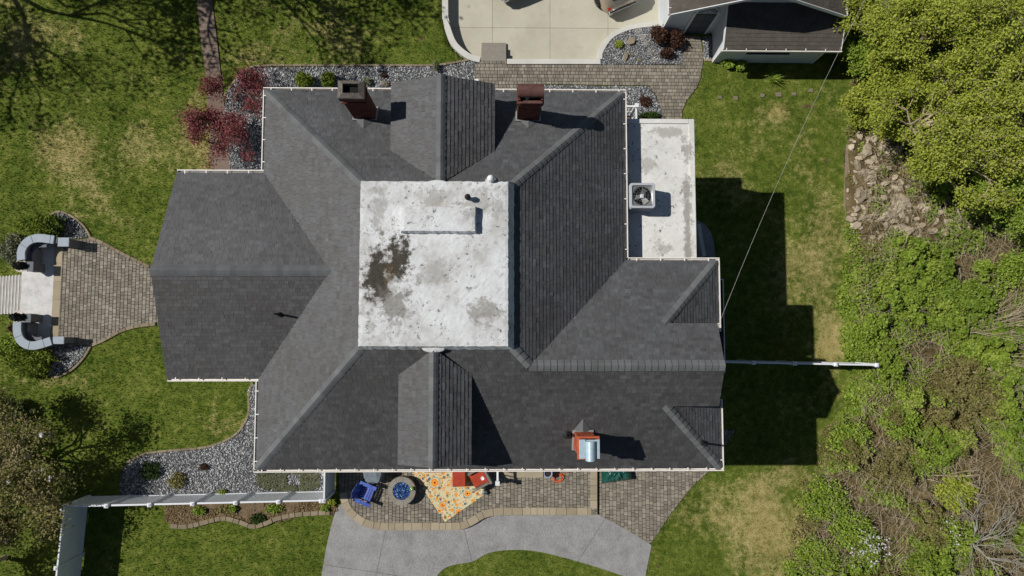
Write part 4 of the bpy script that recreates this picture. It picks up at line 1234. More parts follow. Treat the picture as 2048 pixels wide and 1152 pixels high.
# ------------------------------------------------------------------ vents and the air conditioner
def vent(label, px, py, zf_, h, r, m, cap=True, flash=True, lean=0, z=None):
    c = W(px, py, z if z else 8.5)
    for _ in range(4):
        z0 = zf_(c.x, c.y); c = W(px, py, z0)
    t = thing('vent_pipe', label, 'vent', (c.x, c.y, z0))
    b = MB(); b.lathe([(r, z0 - .12), (r, z0 + h), (r * .72, z0 + h), (r * .72, z0 + h - .1)], 14, c.x, c.y); b.build('pipe', m, t, smooth=False)
    if flash:
        b = MB(); b.lathe([(r * 2.6, z0 - .05 + .02), (r * 2.3, z0 + .05), (r * 1.15, z0 + .1), (r * 1.02, z0 + .13)], 14, c.x, c.y); b.build('flashing_boot', m_flash if m is not m_dkpipe else m_dkpipe, t)
    if cap:
        b = MB(); b.lathe([(r * 1.5, z0 + h + .02), (r * 1.55, z0 + h + .05), (r * 1.2, z0 + h + .13), (r * .5, z0 + h + .17), (0, z0 + h + .18)], 14, c.x, c.y); b.build('cap', m, t, smooth=True)
        b = MB()
        for k_ in range(3):
            a = k_ * 2.1; b.box(c.x + r * .8 * math.cos(a) - .008, c.x + r * .8 * math.cos(a) + .008, c.y + r * .8 * math.sin(a) - .008, c.y + r * .8 * math.sin(a) + .008, z0 + h - .02, z0 + h + .04)
        b.build('cap_bracket', m, t)
vent('slim dark vent pipe on the left gable slope', 561, 629, fLS, .55, .035, m_dkpipe, cap=False)
vent('white domed vent at the north edge of the white deck', 982, 364, fN, .42, .075, m_white)
vent('short dark vent on the white deck near the hatch', 936, 397, lambda x, y: 9.8, .2, .06, m_dkpipe, cap=True, flash=False)
vent('dark vent pipe left of the south chimney', 1135, 868, fS, .3, .06, m_dkpipe, cap=False)
vent('short brown vent pipe on the southeast hip', 1404, 886, fS, .5, .035, m_dkpipe, cap=False)

A = W(1285, 391, PZ + .85)
ac = thing('air_conditioner', 'grey square air conditioner with open fan on the white wing roof', 'air conditioner', (A.x, A.y, PZ + .02))
hw = .425; z0 = PZ + .02; z1 = PZ + .86
b = MB(); b.M = at(A.x, A.y, 0)
for sx in (-1, 1):
    for sy in (-1, 1): b.box(sx * .36 - .04, sx * .36 + .04, sy * .36 - .04, sy * .36 + .04, z0, z0 + .06)
b.build('foot', m_black, ac)
def rsq(h, r, n=5):
    return [(sx * (h - r) + r * math.cos(a0 + PI / 2 * i / n), sy * (h - r) + r * math.sin(a0 + PI / 2 * i / n)) for sx, sy, a0 in ((1, 1, 0), (-1, 1, PI / 2), (-1, -1, PI), (1, -1, 1.5 * PI)) for i in range(n + 1)]
b = MB(); b.M = at(A.x, A.y, 0); b.prism(rsq(hw - .03, .08), z0 + .06, z0 + .12); b.build('base_pan', m_ac, ac)
b = MB(); b.M = at(A.x, A.y, 0)
O = rsq(hw - .02, .08); I = rsq(hw - .07, .05); nn = len(O)
b.add([(x, y, z) for z in (z0 + .12, z1 - .09) for x, y in O] + [(x, y, z) for z in (z0 + .12, z1 - .09) for x, y in I], [(i, (i + 1) % nn, nn + (i + 1) % nn, nn + i) for i in range(nn)] + [(2 * nn + i, 3 * nn + i, 3 * nn + (i + 1) % nn, 2 * nn + (i + 1) % nn) for i in range(nn)])
b.build('louvred_side', m_ac, ac)
for i in range(11):
    zz = z0 + .16 + i * .054
    b = MB(); b.M = at(A.x, A.y, 0)
    O2 = rsq(hw - .005, .08); 
    b.add([(x, y, z) for z in (zz, zz + .014) for x, y in O2] + [(x, y, z) for z in (zz, zz + .014) for x, y in O], [(i_, (i_ + 1) % nn, nn + (i_ + 1) % nn, nn + i_) for i_ in range(nn)] + [(nn + i_, nn + (i_ + 1) % nn, 3 * nn + (i_ + 1) % nn, 3 * nn + i_) for i_ in range(nn)] + [(i_, 2 * nn + i_, 2 * nn + (i_ + 1) % nn, (i_ + 1) % nn) for i_ in range(nn)])
    b.build('louvre', m_ac, ac)
b = MB(); b.M = at(A.x, A.y, 0)
O = rsq(hw, .09); I = rsq(hw - .075, .06); n2 = len(O); cir = [(.315 * math.cos(2 * PI * i / n2 + PI / 8 * 0), .315 * math.sin(2 * PI * i / n2)) for i in range(n2)]
b.add([(x, y, z1 - .09) for x, y in O] + [(x, y, z1 - .02) for x, y in O] + [(x * .97, y * .97, z1) for x, y in O] + [(x, y, z1) for x, y in I] + [(x, y, z1 - .035) for x, y in I],
      [(r * n2 + i, r * n2 + (i + 1) % n2, (r + 1) * n2 + (i + 1) % n2, (r + 1) * n2 + i) for r in range(4) for i in range(n2)])
b.build('top_rim', m_ac, ac)
b = MB(); b.M = at(A.x, A.y, 0)
sq = [(math.copysign(min(abs(.36 * math.cos(a) * 1.5), .352), math.cos(a)), math.copysign(min(abs(.36 * math.sin(a) * 1.5), .352), math.sin(a))) for a in [2 * PI * i / 32 for i in range(32)]]
cir = [(.31 * math.cos(2 * PI * i / 32), .31 * math.sin(2 * PI * i / 32)) for i in range(32)]
b.add([(x, y, z1 - .036) for x, y in sq] + [(x, y, z1 - .06) for x, y in cir], [(i, (i + 1) % 32, 32 + (i + 1) % 32, 32 + i) for i in range(32)])
b.build('corner_plate', m_acfan, ac)
b = MB(); b.M = at(A.x, A.y, 0)
b.add([(x, y, z1 - .06) for x, y in cir] + [(x, y, z1 - .6) for x, y in cir], [(i, (i + 1) % 32, 32 + (i + 1) % 32, 32 + i) for i in range(32)])
b.build('fan_shroud', m_soot_black, ac)  # plain black inner wall of the fan well, same material as the flues
b = MB(); b.M = at(A.x, A.y, 0); b.prism(rsq(.33, .05), z0 + .13, z0 + .14); b.build('coil_floor', m_soot_black, ac)  # plain black floor of the fan well
for i in range(3):
    a = 1.2 + i * 2.094
    b = MB(); b.M = at(A.x, A.y, z1 - .17, a)
    b.add([(.05, -.05, -.02), (.27, -.12, -.05), (.285, .09, .05), (.06, .06, .02), (.05, -.05, -.028), (.27, -.12, -.058), (.285, .09, .042), (.06, .06, .012)], [(0, 1, 2, 3), (7, 6, 5, 4), (0, 4, 5, 1), (1, 5, 6, 2), (2, 6, 7, 3), (3, 7, 4, 0)])
    b.build('fan_blade', m_acfan, ac)
b = MB(); b.M = at(A.x, A.y, 0, .05); b.box(-.06, .06, -.06, .06, z1 - .14, z1 - .08); b.build('fan_hub', m_white, ac, bevel=.01)
for r_ in (.12, .2, .28):
    b = MB(); b.tube([(A.x + r_ * math.cos(2 * PI * i / 28), A.y + r_ * math.sin(2 * PI * i / 28), z1 - .03) for i in range(29)], .0016, 4, False); b.build('guard_ring', m_ac, ac)
b = MB()
for i in range(8):
    a = PI * i / 8; b.tube([(A.x + .33 * math.cos(a), A.y + .33 * math.sin(a), z1 - .036), (A.x - .33 * math.cos(a), A.y - .33 * math.sin(a), z1 - .036)], .0016, 4)
b.build('guard_spokes', m_ac, ac)
b = MB(); b.tube([(A.x - .38, A.y + .1, z0 + .3), (A.x - .55, A.y + .16, z0 + .32), (XE - IN + .02, A.y + .3, z0 + .2)], .025, 8); b.build('refrigerant_line', m_black, ac)

# ------------------------------------------------------------------ garage at the upper right
gy = W(1400, 66, 0).y                       # south wall
ge = 3.1
gx0 = W(1341, 28, ge).x; gx1 = W(1692, 33, ge).x
gxm = (gx0 + gx1) / 2; gzr = ge + .5 * (gxm - gx0); gyf = W(1500, 30, ge).y; gyb = gy + 8
gar = thing('garage', 'pale grey garage with brown-grey shingle roof and arched side door', 'garage', (gxm, gy + 3, 0))
b = MB(); b.prism([(gx0 + .35, gy), (gx1 - .35, gy), (gx1 - .35, gyb - .3), (gx0 + .35, gyb - .3)], -.6, ge - .05); b.build('wall', m_siding, gar)
mk('gable_wall', [(x, y, z) for y in (gy, gy + .12) for x, z in ((gx0 + .35, ge - .052), (gx1 - .35, ge - .052), (gxm, gzr - .2))], [(0, 1, 2), (5, 4, 3), (0, 3, 4, 1), (1, 4, 5, 2), (2, 5, 3, 0)], m_siding, gar)
SH = []; UN = []
shingle_plane([(gx0, gyf), (gx0, gyb), (gxm, gyb), (gxm, gyf)], lambda x, y: ge + .5 * (x - gx0), (1, 0), UN, SH)
shingle_plane([(gx1, gyf), (gx1, gyb), (gxm, gyb), (gxm, gyf)], lambda x, y: ge + .5 * (gx1 - x), (-1, 0), UN, SH)
# lean-to in front of the south wall
ax0 = W(1449, 60, 2.3).x; ax1 = W(1684, 70, 2.3).x; ay0 = W(1560, 99, 2.15).y; az0, az1 = 2.15, 2.9
ka = (az1 - az0) / (gy - ay0)
shingle_plane([(ax0, ay0), (ax1, ay0), (ax1, gy - .003), (ax0, gy - .003)], lambda x, y: az0 + ka * (y - ay0), (0, 1), UN, SH, expo=.16)
mid = [s for s in SH if s[0][0][1] < 15.6]; far = [s for s in SH if s[0][0][1] >= 15.6]
mid.sort(key=lambda s: s[0][0][1])
groof = thing('roof', 'brown-grey shingle roof', None, (gxm, gy + 3, ge)); groof.parent = gar; groof.location = (0, 0, ge)
pieces('shingle', 'shingle_field', mid + far, groof, m_shingle2, keyed=False)
VV = []; FF = []
for V, F in UN:
    o_ = len(VV); VV += V; FF += [[i + o_ for i in f] for f in F]
mk('roof_deck', VV, FF, m_felt, groof)
b = MB(); b.prism([(ax0 + .2, ay0 + .3), (ax1 - .3, ay0 + .3), (ax1 - .3, gy - .004), (ax0 + .2, gy - .004)], 0, az0 - .02); b.build('lean_to_wall', m_siding, gar)
for xx in (ax0 + .2, ax1 - .38):
    mk('lean_to_gable', [(xx + dx, y, z) for dx in (0, .08) for y, z in ((ay0 + .3, az0 - .021), (gy - .005, az0 - .021), (gy - .005, az1 - .15))], [(0, 1, 2), (5, 4, 3), (0, 3, 4, 1), (1, 4, 5, 2), (2, 5, 3, 0)], m_siding, gar)
gutter(ax0 - .05, ay0, ax1 + .05, ay0, 0, -1, .84, az0, gar, .15)
gutter(gx0, gyf, gx0, gyb, -1, 0, .8, ge, gar); gutter(gx1, gyf, gx1, gyb, 1, 0, .8, ge, gar)
def rake(pts, parent, m=m_white, d=.16):
    for p, q in zip(pts, pts[1:]):
        p = Vector(p); q = Vector(q); s = (q - p).cross(Vector((0, 0, 1))).normalized() * .014
        V = [tuple(a + sgn * s + Vector((0, 0, dz_))) for sgn in (-1, 1) for a, dz_ in ((p, .025), (q, .025), (q, -d), (p, -d))]
        mk('rake_board', V, [(0, 1, 2, 3), (7, 6, 5, 4), (0, 4, 5, 1), (1, 5, 6, 2), (2, 6, 7, 3), (3, 7, 4, 0)], m, parent)
rake([(gx0, gyf - .016, ge), (gxm, gyf - .016, gzr), (gx1, gyf - .016, ge)], gar)
rake([(ax0 - .016, ay0, az0), (ax0 - .016, gy, az1)], gar); rake([(ax1 + .016, ay0, az0), (ax1 + .016, gy, az1)], gar)
# corner boards
for x_, y_ in ((gx0 + .35, gy), (ax0 + .2, ay0 + .3), (ax1 - .3, ay0 + .3)):
    b = MB(); b.box(x_ - .02, x_ + .1, y_ - .02, y_ + .1, 0, 1.95); b.build('corner_board', m_white, gar)
# arched door in the south wall
dxm = W(1388, 66, 0).x
dr = MB(); dr.box(dxm - .45, dxm + .45, gy - .045, gy - .01, 0, 2.0)
door = dr.build('door', m_door, gar)
for i in range(2):
    for j in range(3):
        b = MB(); b.box(dxm - .36 + i * .4, dxm - .04 + i * .4, gy - .062, gy - .046, .15 + j * .62, .65 + j * .62); b.build('door_panel', m_door, door, bevel=.012, seg=1)
b = MB(); b.lathe([(.028, 0), (.035, .03), (.02, .06), (0, .065)], 8); b.V = [(dxm + .36 + v[0], gy - .05 - v[2], 1.0 + v[1]) for v in b.V]; b.build('handle', m_chrome, door)
b = MB()
for xx in (dxm - .55, dxm + .451): b.box(xx, xx + .1, gy - .05, gy - .005, 0, 2.0)
b.build('door_frame', m_white, gar)
fl = MB(); nf = 14
arc = [(.46 * math.cos(PI * i / nf), .46 * math.sin(PI * i / nf)) for i in range(nf + 1)]
fl.add([(dxm + x_, gy - .03, 2.02 + z_) for x_, z_ in arc] + [(dxm + x_, gy - .012, 2.02 + z_) for x_, z_ in arc], [list(range(nf + 1)), list(range(nf + 1, 2 * nf + 2))[::-1]])
fan = fl.build('fanlight', m_glass, gar)
b = MB()
for i in range(1, 8):
    a = PI * i / 8; b.tube([(dxm + .1 * math.cos(a), gy - .04, 2.03 + .1 * math.sin(a)), (dxm + .45 * math.cos(a), gy - .04, 2.03 + .45 * math.sin(a))], .012, 5)
b.tube([(dxm + .47 * math.cos(PI * i / 16), gy - .04, 2.03 + .47 * math.sin(PI * i / 16)) for i in range(17)], .03, 6)
b.tube([(dxm + .12 * math.cos(PI * i / 10), gy - .04, 2.03 + .12 * math.sin(PI * i / 10)) for i in range(11)], .015, 5)
b.tube([(dxm - .5, gy - .04, 2.02), (dxm + .5, gy - .04, 2.02)], .025, 6)
b.build('fanlight_bars', m_white, fan)
wx0 = W(1500, 104, 1.6).x; wx1 = W(1590, 104, 1.6).x
b = MB()
for r in ((wx0 - .07, wx1 + .07, 1.65, 1.73), (wx0 - .07, wx1 + .07, .9, .98), (wx0 - .07, wx0, .98, 1.65), (wx1, wx1 + .07, .98, 1.65)): b.box(r[0], r[1], ay0 + .25, ay0 + .3, r[2], r[3])
wn = b.build('window', m_white, gar)
b = MB(); b.box(wx0, wx1, ay0 + .28, ay0 + .299, .98, 1.65); b.build('pane', m_glass, wn)

# ------------------------------------------------------------------ cars on the driveway
def make_car(label, rear_px, heading, paint):
    r = W(rear_px[0], rear_px[1], dz)
    ang = math.atan2(heading[1], heading[0])
    L, wd2, = 4.5, .9
    cx = r.x + math.cos(ang) * L / 2; cy = r.y + math.sin(ang) * L / 2
    t = thing('parked_car', label, 'car', (cx, cy, dz))
    M0 = at(cx, cy, dz, ang)
    # stations along the car: x, half width, sill z, shoulder z, roof half width, roof z
    st_ = [(-2.25, .60, .42, .72, .50, .80), (-2.18, .76, .34, .86, .62, .98), (-2.0, .86, .28, .92, .66, 1.12), (-1.75, .89, .26, .95, .62, 1.40), (-1.2, .90, .24, .97, .60, 1.60), (-.3, .91, .24, .97, .61, 1.66), (.5, .91, .24, .96, .60, 1.60), (1.0, .90, .24, .95, .60, 1.28), (1.3, .89, .25, .92, .66, 1.02), (1.8, .86, .28, .84, .62, .90), (2.12, .76, .34, .74, .54, .78), (2.25, .55, .42, .62, .40, .66)]
    V = []; F = []; ns = 12
    for x_, w_, s_, h_, rw_, rz_ in st_:
        half = [(w_ * .82, s_), (w_, s_ + .12), (w_ * 1.0, (s_ + h_) / 2), (w_ * .97, h_), (rw_ + (w_ * .97 - rw_) * .12, rz_ - .06), (rw_ * .6, rz_)]
        ring = [(x_, y_, z_) for y_, z_ in half] + [(x_, -y_, z_) for y_, z_ in half[::-1]]
        V += ring
    for i in range(len(st_) - 1):
        for k_ in range(ns):
            F.append((i * ns + k_, i * ns + (k_ + 1) % ns, (i + 1) * ns + (k_ + 1) % ns, (i + 1) * ns + k_))
    F += [list(range(ns)), [(len(st_) - 1) * ns + k_ for k_ in range(ns)][::-1]]
    b = MB(); b.M = M0; b.add(V, [f[::-1] for f in F]); b.build('body', paint, t, smooth=True)
    def patch(name, pts, m, off=.012):
        b = MB(); b.M = M0
        b.add(pts, [list(range(len(pts)))]); c = Vector(pts[1]) - Vector(pts[0]); n_ = c.cross(Vector(pts[2]) - Vector(pts[0])).normalized()
        if n_.dot(Vector(pts[0]) - Vector((0, 0, .8))) < 0: n_ = -n_
        b.V = [tuple(M0.to_3x3() @ (n_ * off) + Vector(v)) for v in b.V]
        b.build(name, m, t)
    patch('rear_window', [(-1.99, -.56, 1.14), (-1.99, .56, 1.14), (-1.74, .5, 1.41), (-1.74, -.5, 1.41)], m_glass, .02)
    patch('windscreen', [(.52, -.52, 1.6), (.52, .52, 1.6), (1.02, .56, 1.27), (1.02, -.56, 1.27)], m_glass, .02)
    for sg in (-1, 1):
        patch('side_window', [(-1.65, sg * .85, 1.02), (.9, sg * .85, 1.02), (.45, sg * .66, 1.52), (-1.2, sg * .66, 1.52)], m_glass, .03)
        b = MB(); b.M = M0; b.box(-2.2, -2.05, sg * .7 - .06, sg * .7 + .1, .74, .9); b.build('taillight', m_caramber, t, bevel=.03)
        b = MB(); b.M = M0; b.box(1.98, 2.2, sg * .56 - .15, sg * .56 + .15, .6, .7); b.build('headlight', m_chrome, t, bevel=.03)
        b = MB(); b.M = M0; b.box(.75, .9, sg * 1.0 - .08, sg * 1.0 + .08, 1.0, 1.12); b.build('wing_mirror', paint, t, bevel=.03)
        for x_ in (-1.38, 1.4):
            b = MB(); b.lathe([(.2, -.11), (.31, -.11), (.335, -.07), (.335, .07), (.31, .11), (.2, .11)], 24)
            R = M0 @ Matrix.Translation((x_, sg * .83, .335)) @ Matrix.Rotation(PI / 2, 4, 'X')
            b.V = [tuple(R @ Vector(v)) for v in b.V]; wh = b.build('wheel', m_tyre, t)
            b = MB(); 
            for q in range(5): b.M = Matrix.Rotation(q * 2 * PI / 5, 4, 'Z'); b.box(.02, .21, -.035, .035, -.1, .1)
            b.M = Matrix.Identity(4); b.lathe([(0.19, -.1), (.225, -.115), (.225, .115), (.19, .1)], 20); b.lathe([(0, -.11), (.06, -.11), (.06, .11), (0, .11)], 10)
            b.V = [tuple(R @ Vector(v)) for v in b.V]; b.build('rim', m_rim, wh)
    b = MB(); b.M = M0; b.box(-2.29, -2.2, -.72, .72, .4, .6); b.build('rear_bumper', m_chrome, t, bevel=.03)
    b = MB(); b.M = M0; b.box(2.2, 2.27, -.5, .5, .42, .56); b.build('grille', m_black, t, bevel=.03)
make_car('champagne car at the top of the driveway nearer the garage', (1243, 27), (-.4, .91), m_car1)
make_car('silver car almost out of view in the middle of the driveway', (1036, 2), (-.4, .91), m_car2)

# ------------------------------------------------------------------ white fences
def fence(label, p0, p1, h=1.7, panel=1.83, first=0.0):
    a = Vector(p0); b_ = Vector(p1); d = b_ - a; L = d.length; ang = math.atan2(d.y, d.x)
    t = thing('white_fence', label, 'fence', (a.x, a.y, 0))
    n_ = max(1, round(L / panel)); stp = L / n_
    for i in range(n_ + 1):
        b = MB(); b.M = at(a.x, a.y, 0, ang); u = i * stp
        b.box(u - .065, u + .065, -.065, .065, -.3, h + .06); p = b.build('post', m_fence, t, bevel=.008, seg=1)
        b = MB(); b.M = at(a.x, a.y, 0, ang); b.add([(u - .085, -.085, h + .061), (u + .085, -.085, h + .061), (u + .085, .085, h + .061), (u - .085, .085, h + .061), (u - .085, -.085, h + .085), (u + .085, -.085, h + .085), (u + .085, .085, h + .085), (u - .085, .085, h + .085), (u, 0, h + .14)], [(0, 3, 2, 1), (0, 1, 5, 4), (1, 2, 6, 5), (2, 3, 7, 6), (3, 0, 4, 7), (4, 5, 8), (5, 6, 8), (6, 7, 8), (7, 4, 8)])
        b.build('post_cap', m_fence, p)
    for i in range(n_):
        u0 = i * stp + .066; u1 = (i + 1) * stp - .066
        for z0_, z1_, nm in ((.08, .2, 'bottom_rail'), (h - .12, h, 'top_rail')):
            b = MB(); b.M = at(a.x, a.y, 0, ang); b.box(u0, u1, -.035, .035, z0_, z1_); b.build(nm, m_fence, t, bevel=.005, seg=1)
        nb = max(2, int((u1 - u0) / .16)); w_ = (u1 - u0) / nb
        for k_ in range(nb):
            b = MB(); b.M = at(a.x, a.y, 0, ang); b.box(u0 + k_ * w_ + .002, u0 + (k_ + 1) * w_ - .002, -.014, .014, .2, h - .12); b.build('board', m_fence, t)
fz = 1.7
c0 = W(128, 1013, fz); c1_ = W(648, 1001, fz)
fence('long white vinyl fence between the gravel bed and the lower lawn', (c0.x, c0.y), (c1_.x - .1, c1_.y))
fence('short white vinyl fence return beside the dark end of the patio', (c1_.x, c1_.y), (c1_.x, YS + IN + .1))
c2_ = W(104, 1200, fz)
fence('white vinyl fence running down the left side past the magnolia', (c0.x - .02, c0.y - .14), (c2_.x, c2_.y - 1.0))
e0 = W(1458, 722, fz); e1 = W(1752, 730, fz)
fence('white vinyl fence from the right wing into the wood', (WGX - IN + .3, e0.y), (e1.x, e1.y), panel=1.75)

# ------------------------------------------------------------------ small porch stair and railing at the flat wing
rx0 = W(1252, 215, 1.5).x; rx1 = W(1272, 215, 1.5).x; ryt = W(1260, 213, 1.5).y; ryb = py1 + .02
pr = thing('porch_railing', 'white porch railing with balusters beside the flat white wing', 'railing', (rx1, ryt, 0))
zt_ = 1.55
for x_, y_ in ((rx1, ryt), (rx0 - .3, ryt)):
    b = MB(); b.box(x_ - .06, x_ + .06, y_ - .06, y_ + .06, 0, zt_ + .08); b.box(x_ - .085, x_ + .085, y_ - .085, y_ + .085, zt_ + .081, zt_ + .13); b.build('post', m_white, pr)
for (xa, ya, xb, yb) in ((rx0 - .24, ryt, rx1 - .061, ryt), (rx1, ryb, rx1, ryt - .061)):
    for zz in (.75, zt_):
        b = MB(); b.box(min(xa, xb) - (.035 if xa == xb else 0), max(xa, xb) + (.035 if xa == xb else 0), min(ya, yb) - (.035 if ya == yb else 0), max(ya, yb) + (.035 if ya == yb else 0), zz - .06, zz); b.build('rail', m_white, pr)
    nb = int(max(abs(xb - xa), abs(yb - ya)) / .13)
    for i in range(1, nb + 1):
        f = i / (nb + 1); x_ = xa + (xb - xa) * f; y_ = ya + (yb - ya) * f
        b = MB(); b.box(x_ - .018, x_ + .018, y_ - .018, y_ + .018, .751, zt_ - .061); b.build('baluster', m_white, pr)
sd_ = thing('porch_deck', 'small brown board deck behind the white porch railing', 'deck', (rx0, ryb + .3, 0))
for i in range(7):
    y_ = ryb + .02 + i * .15
    if y_ > ryt - .2: break
    b = MB(); b.box(XE - IN + .03, rx1 - .07, y_, y_ + .14, .62, .66); b.build('board', m_wood, sd_, tint=random.random())
b = MB(); b.box(XE - IN + .05, rx1 - .1, ryb + .03, ryt - .1, 0, .619); b.build('deck_frame', m_wood, sd_, tint=.2)

# white stair rail on the south patio
q0 = W(995, 966, 1.1); qy1 = YS + IN + .02
sr = thing('stair_railing', 'white stair railing with end post on the patio below the eaves', 'railing', (q0.x, q0.y, .15))
b = MB(); b.box(q0.x - .065, q0.x + .065, q0.y - .065, q0.y + .065, .14, 1.16); b.box(q0.x - .09, q0.x + .09, q0.y - .09, q0.y + .09, 1.161, 1.21); b.build('post', m_white, sr)
for zz in (.32, 1.08):
    b = MB(); b.box(q0.x - .04, q0.x + .04, q0.y + .066, qy1, zz - .07, zz); b.build('rail', m_white, sr)
yy = q0.y + .19
while yy < qy1:
    b = MB(); b.box(q0.x - .018, q0.x + .018, yy - .018, yy + .018, .321, 1.009); b.build('baluster', m_white, sr); yy += .17

# ------------------------------------------------------------------ patio furniture
PT = .155
# rug
ra = W(890, 1044, PT); rb = W(976, 984, PT); rc = W(826, 937, PT)
ru = Vector((rb.x - ra.x, rb.y - ra.y)); rl = ru.length; ru.normalize(); rv = Vector((-ru.y, ru.x))
rang = math.atan2(ru.y, ru.x)
rcx = ra.x + ru.x * rl / 2 + rv.x * 1.2; rcy = ra.y + ru.y * rl / 2 + rv.y * 1.2
b = MB(); b.M = at(ra.x, ra.y, 0, rang); 
nx2, ny2 = 18, 26; V = []; F = []
for j in range(ny2 + 1):
    for i in range(nx2 + 1): V.append((rl * i / nx2, 3.0 * j / ny2, PT + .012 + .004 * math.sin(i * 1.7 + j) * random.random()))
nb = len(V)
F = [(j * (nx2 + 1) + i, j * (nx2 + 1) + i + 1, (j + 1) * (nx2 + 1) + i + 1, (j + 1) * (nx2 + 1) + i) for j in range(ny2) for i in range(nx2)]
per = [i for i in range(nx2)] + [j * (nx2 + 1) + nx2 for j in range(ny2)] + [ny2 * (nx2 + 1) + i for i in range(nx2, 0, -1)] + [j * (nx2 + 1) for j in range(ny2, 0, -1)]
V += [(V[q][0], V[q][1], PT + .001) for q in per]
F += [(per[i], nb + i, nb + (i + 1) % len(per), per[(i + 1) % len(per)]) for i in range(len(per))]
b.add(V, F); rug = b.build('rug', rug_mat(rcx, rcy, rang), None)
tag(rug, 'cream outdoor rug with orange and blue flowers lying askew on the patio', 'rug')

RZ0 = PT + .018
def ottoman(label, px0, py0, px1, py1, h=.42, rot=0.0):
    a = W(px0, py1, PT + h); d = W(px1, py0, PT + h); cx, cy = (a.x + d.x) / 2, (a.y + d.y) / 2
    hx, hy = (d.x - a.x) / 2, (d.y - a.y) / 2
    t = thing('ottoman', label, 'ottoman', (cx, cy, RZ0))
    b = MB(); b.M = at(cx, cy, 0, rot); b.box(-hx + .03, hx - .03, -hy + .03, hy - .03, RZ0 + .05, PT + h - .13); b.build('wicker_base', m_wicker, t, bevel=.015)
    b = MB(); b.M = at(cx, cy, 0, rot); b.box(-hx, hx, -hy, hy, PT + h - .129, PT + h); b.build('cushion', m_red, t, bevel=.05, seg=3, smooth=False)
    for sx in (-1, 1):
        for sy in (-1, 1):
            b = MB(); b.M = at(cx, cy, 0, rot); b.box(sx * (hx - .07) - .025, sx * (hx - .07) + .025, sy * (hy - .07) - .025, sy * (hy - .07) + .025, RZ0, RZ0 + .05); b.build('foot', m_black, t)
ottoman('square red-cushioned ottoman standing on the rug', 904.5, 942, 931.5, 974, rot=.02)
ottoman('red-cushioned ottoman half hidden under the eaves on the rug', 848, 920, 886, 945.5, .4)
# wicker armchair with red cushion
def armchair(label, px, py, face, w=.72, dp=.74):
    c = W(px, py, PT + .45); t = thing('wicker_armchair', label, 'armchair', (c.x, c.y, RZ0))
    M0 = at(c.x, c.y, RZ0, face)                      # +y of the chair is its back
    def bx(nm, m, *r, bev=.02):
        b = MB(); b.M = M0; b.box(*r); return b.build(nm, m, t, bevel=bev)
    bx('seat_base', m_wicker, -w / 2 + .09, w / 2 - .09, -dp / 2 + .02, dp / 2 - .1, .08, .3)
    for sg in (-1, 1):
        bx('arm', m_wicker, sg * (w / 2 - .045) - .045, sg * (w / 2 - .045) + .045, -dp / 2, dp / 2 - .101, .05, .6)
    bx('backrest', m_wicker, -w / 2, w / 2, dp / 2 - .1, dp / 2, .05, .82)
    bx('seat_cushion', m_red, -w / 2 + .1, w / 2 - .1, -dp / 2, dp / 2 - .22, .301, .42, bev=.04)
    bx('back_cushion', m_red, -w / 2 + .1, w / 2 - .1, dp / 2 - .215, dp / 2 - .101, .35, .8, bev=.04)
    for sx in (-1, 1):
        for sy in (-1, 1): bx('foot', m_black, sx * (w / 2 - .06) - .03, sx * (w / 2 - .06) + .03, sy * (dp / 2 - .06) - .03, sy * (dp / 2 - .06) + .03, 0, .05, bev=0)
    return t
armchair('grey wicker armchair with red cushions next to the white stair railing', 960, 955, math.radians(-62), .8, .78)
p = W(965, 957, PT + .5)
o = MB(); o.M = at(p.x, p.y, RZ0 + .425); o.lathe([(.06, 0), (.085, .03), (.08, .035), (.055, .012), (0, .012)], 14); tag(o.build('dish', m_white), 'small white dish on the red armchair cushion', 'dish')
# fire pit ring
c = W(803, 982, PT + .45)
fp = thing('fire_pit', 'round grey stone fire pit filled with blue glass', 'fire pit', (c.x, c.y, PT))
for ring in range(3):
    z0_ = PT + .003 + ring * .15; z1_ = PT + .15 + ring * .15 - (.004 if ring < 2 else 0)
    nn_ = 12 if ring < 2 else 9; off = .5 * (ring % 2); ro = .56 if ring < 2 else .59; ri = .40 if ring < 2 else .375
    for i in range(nn_):
        a0 = 2 * PI * (i + off) / nn_ + .008; a1 = 2 * PI * (i + 1 + off) / nn_ - .008
        ps = [(c.x + ro * math.cos(a0 + (a1 - a0) * k_ / 4), c.y + ro * math.sin(a0 + (a1 - a0) * k_ / 4)) for k_ in range(5)] + [(c.x + ri * math.cos(a1 - (a1 - a0) * k_ / 4), c.y + ri * math.sin(a1 - (a1 - a0) * k_ / 4)) for k_ in range(5)]
        b = MB(); b.prism(ps, z0_, z1_); b.build('ring_stone', m_edging if ring < 2 else m_flag, fp, own=True, tint=random.random())
b = MB(); b.lathe([(0.372, PT + .02), (.372, PT + .36), (0, PT + .37)], 24, c.x, c.y); b.build('burner_pan', m_black, fp)
n_ = 900; rr = .36 * np.sqrt(rng.random(n_)); aa = rng.uniform(0, 2 * np.pi, n_)
octv = np.array([[1, 0, 0], [0, 1, 0], [-1, 0, 0], [0, -1, 0], [0, 0, 1], [0, 0, -1]], float)
octf = np.array([[0, 1, 4], [1, 2, 4], [2, 3, 4], [3, 0, 4], [1, 0, 5], [2, 1, 5], [3, 2, 5], [0, 3, 5]])
V = octv[None] * (1 + rng.uniform(-.4, .4, (n_, 6, 3))) * rng.uniform(.014, .028, (n_, 1, 1)) + np.stack([c.x + rr * np.cos(aa), c.y + rr * np.sin(aa), PT + .385 + rng.uniform(0, .03, n_)], -1)[:, None]
gl = mk('fire_glass', V.reshape(-1, 3), (octf[None] + (np.arange(n_) * 6)[:, None, None]).reshape(-1, 3), m_glassblue, fp, tint=np.repeat(rng.beta(.8, 1.5, n_), 6)); gl['kind'] = 'stuff'
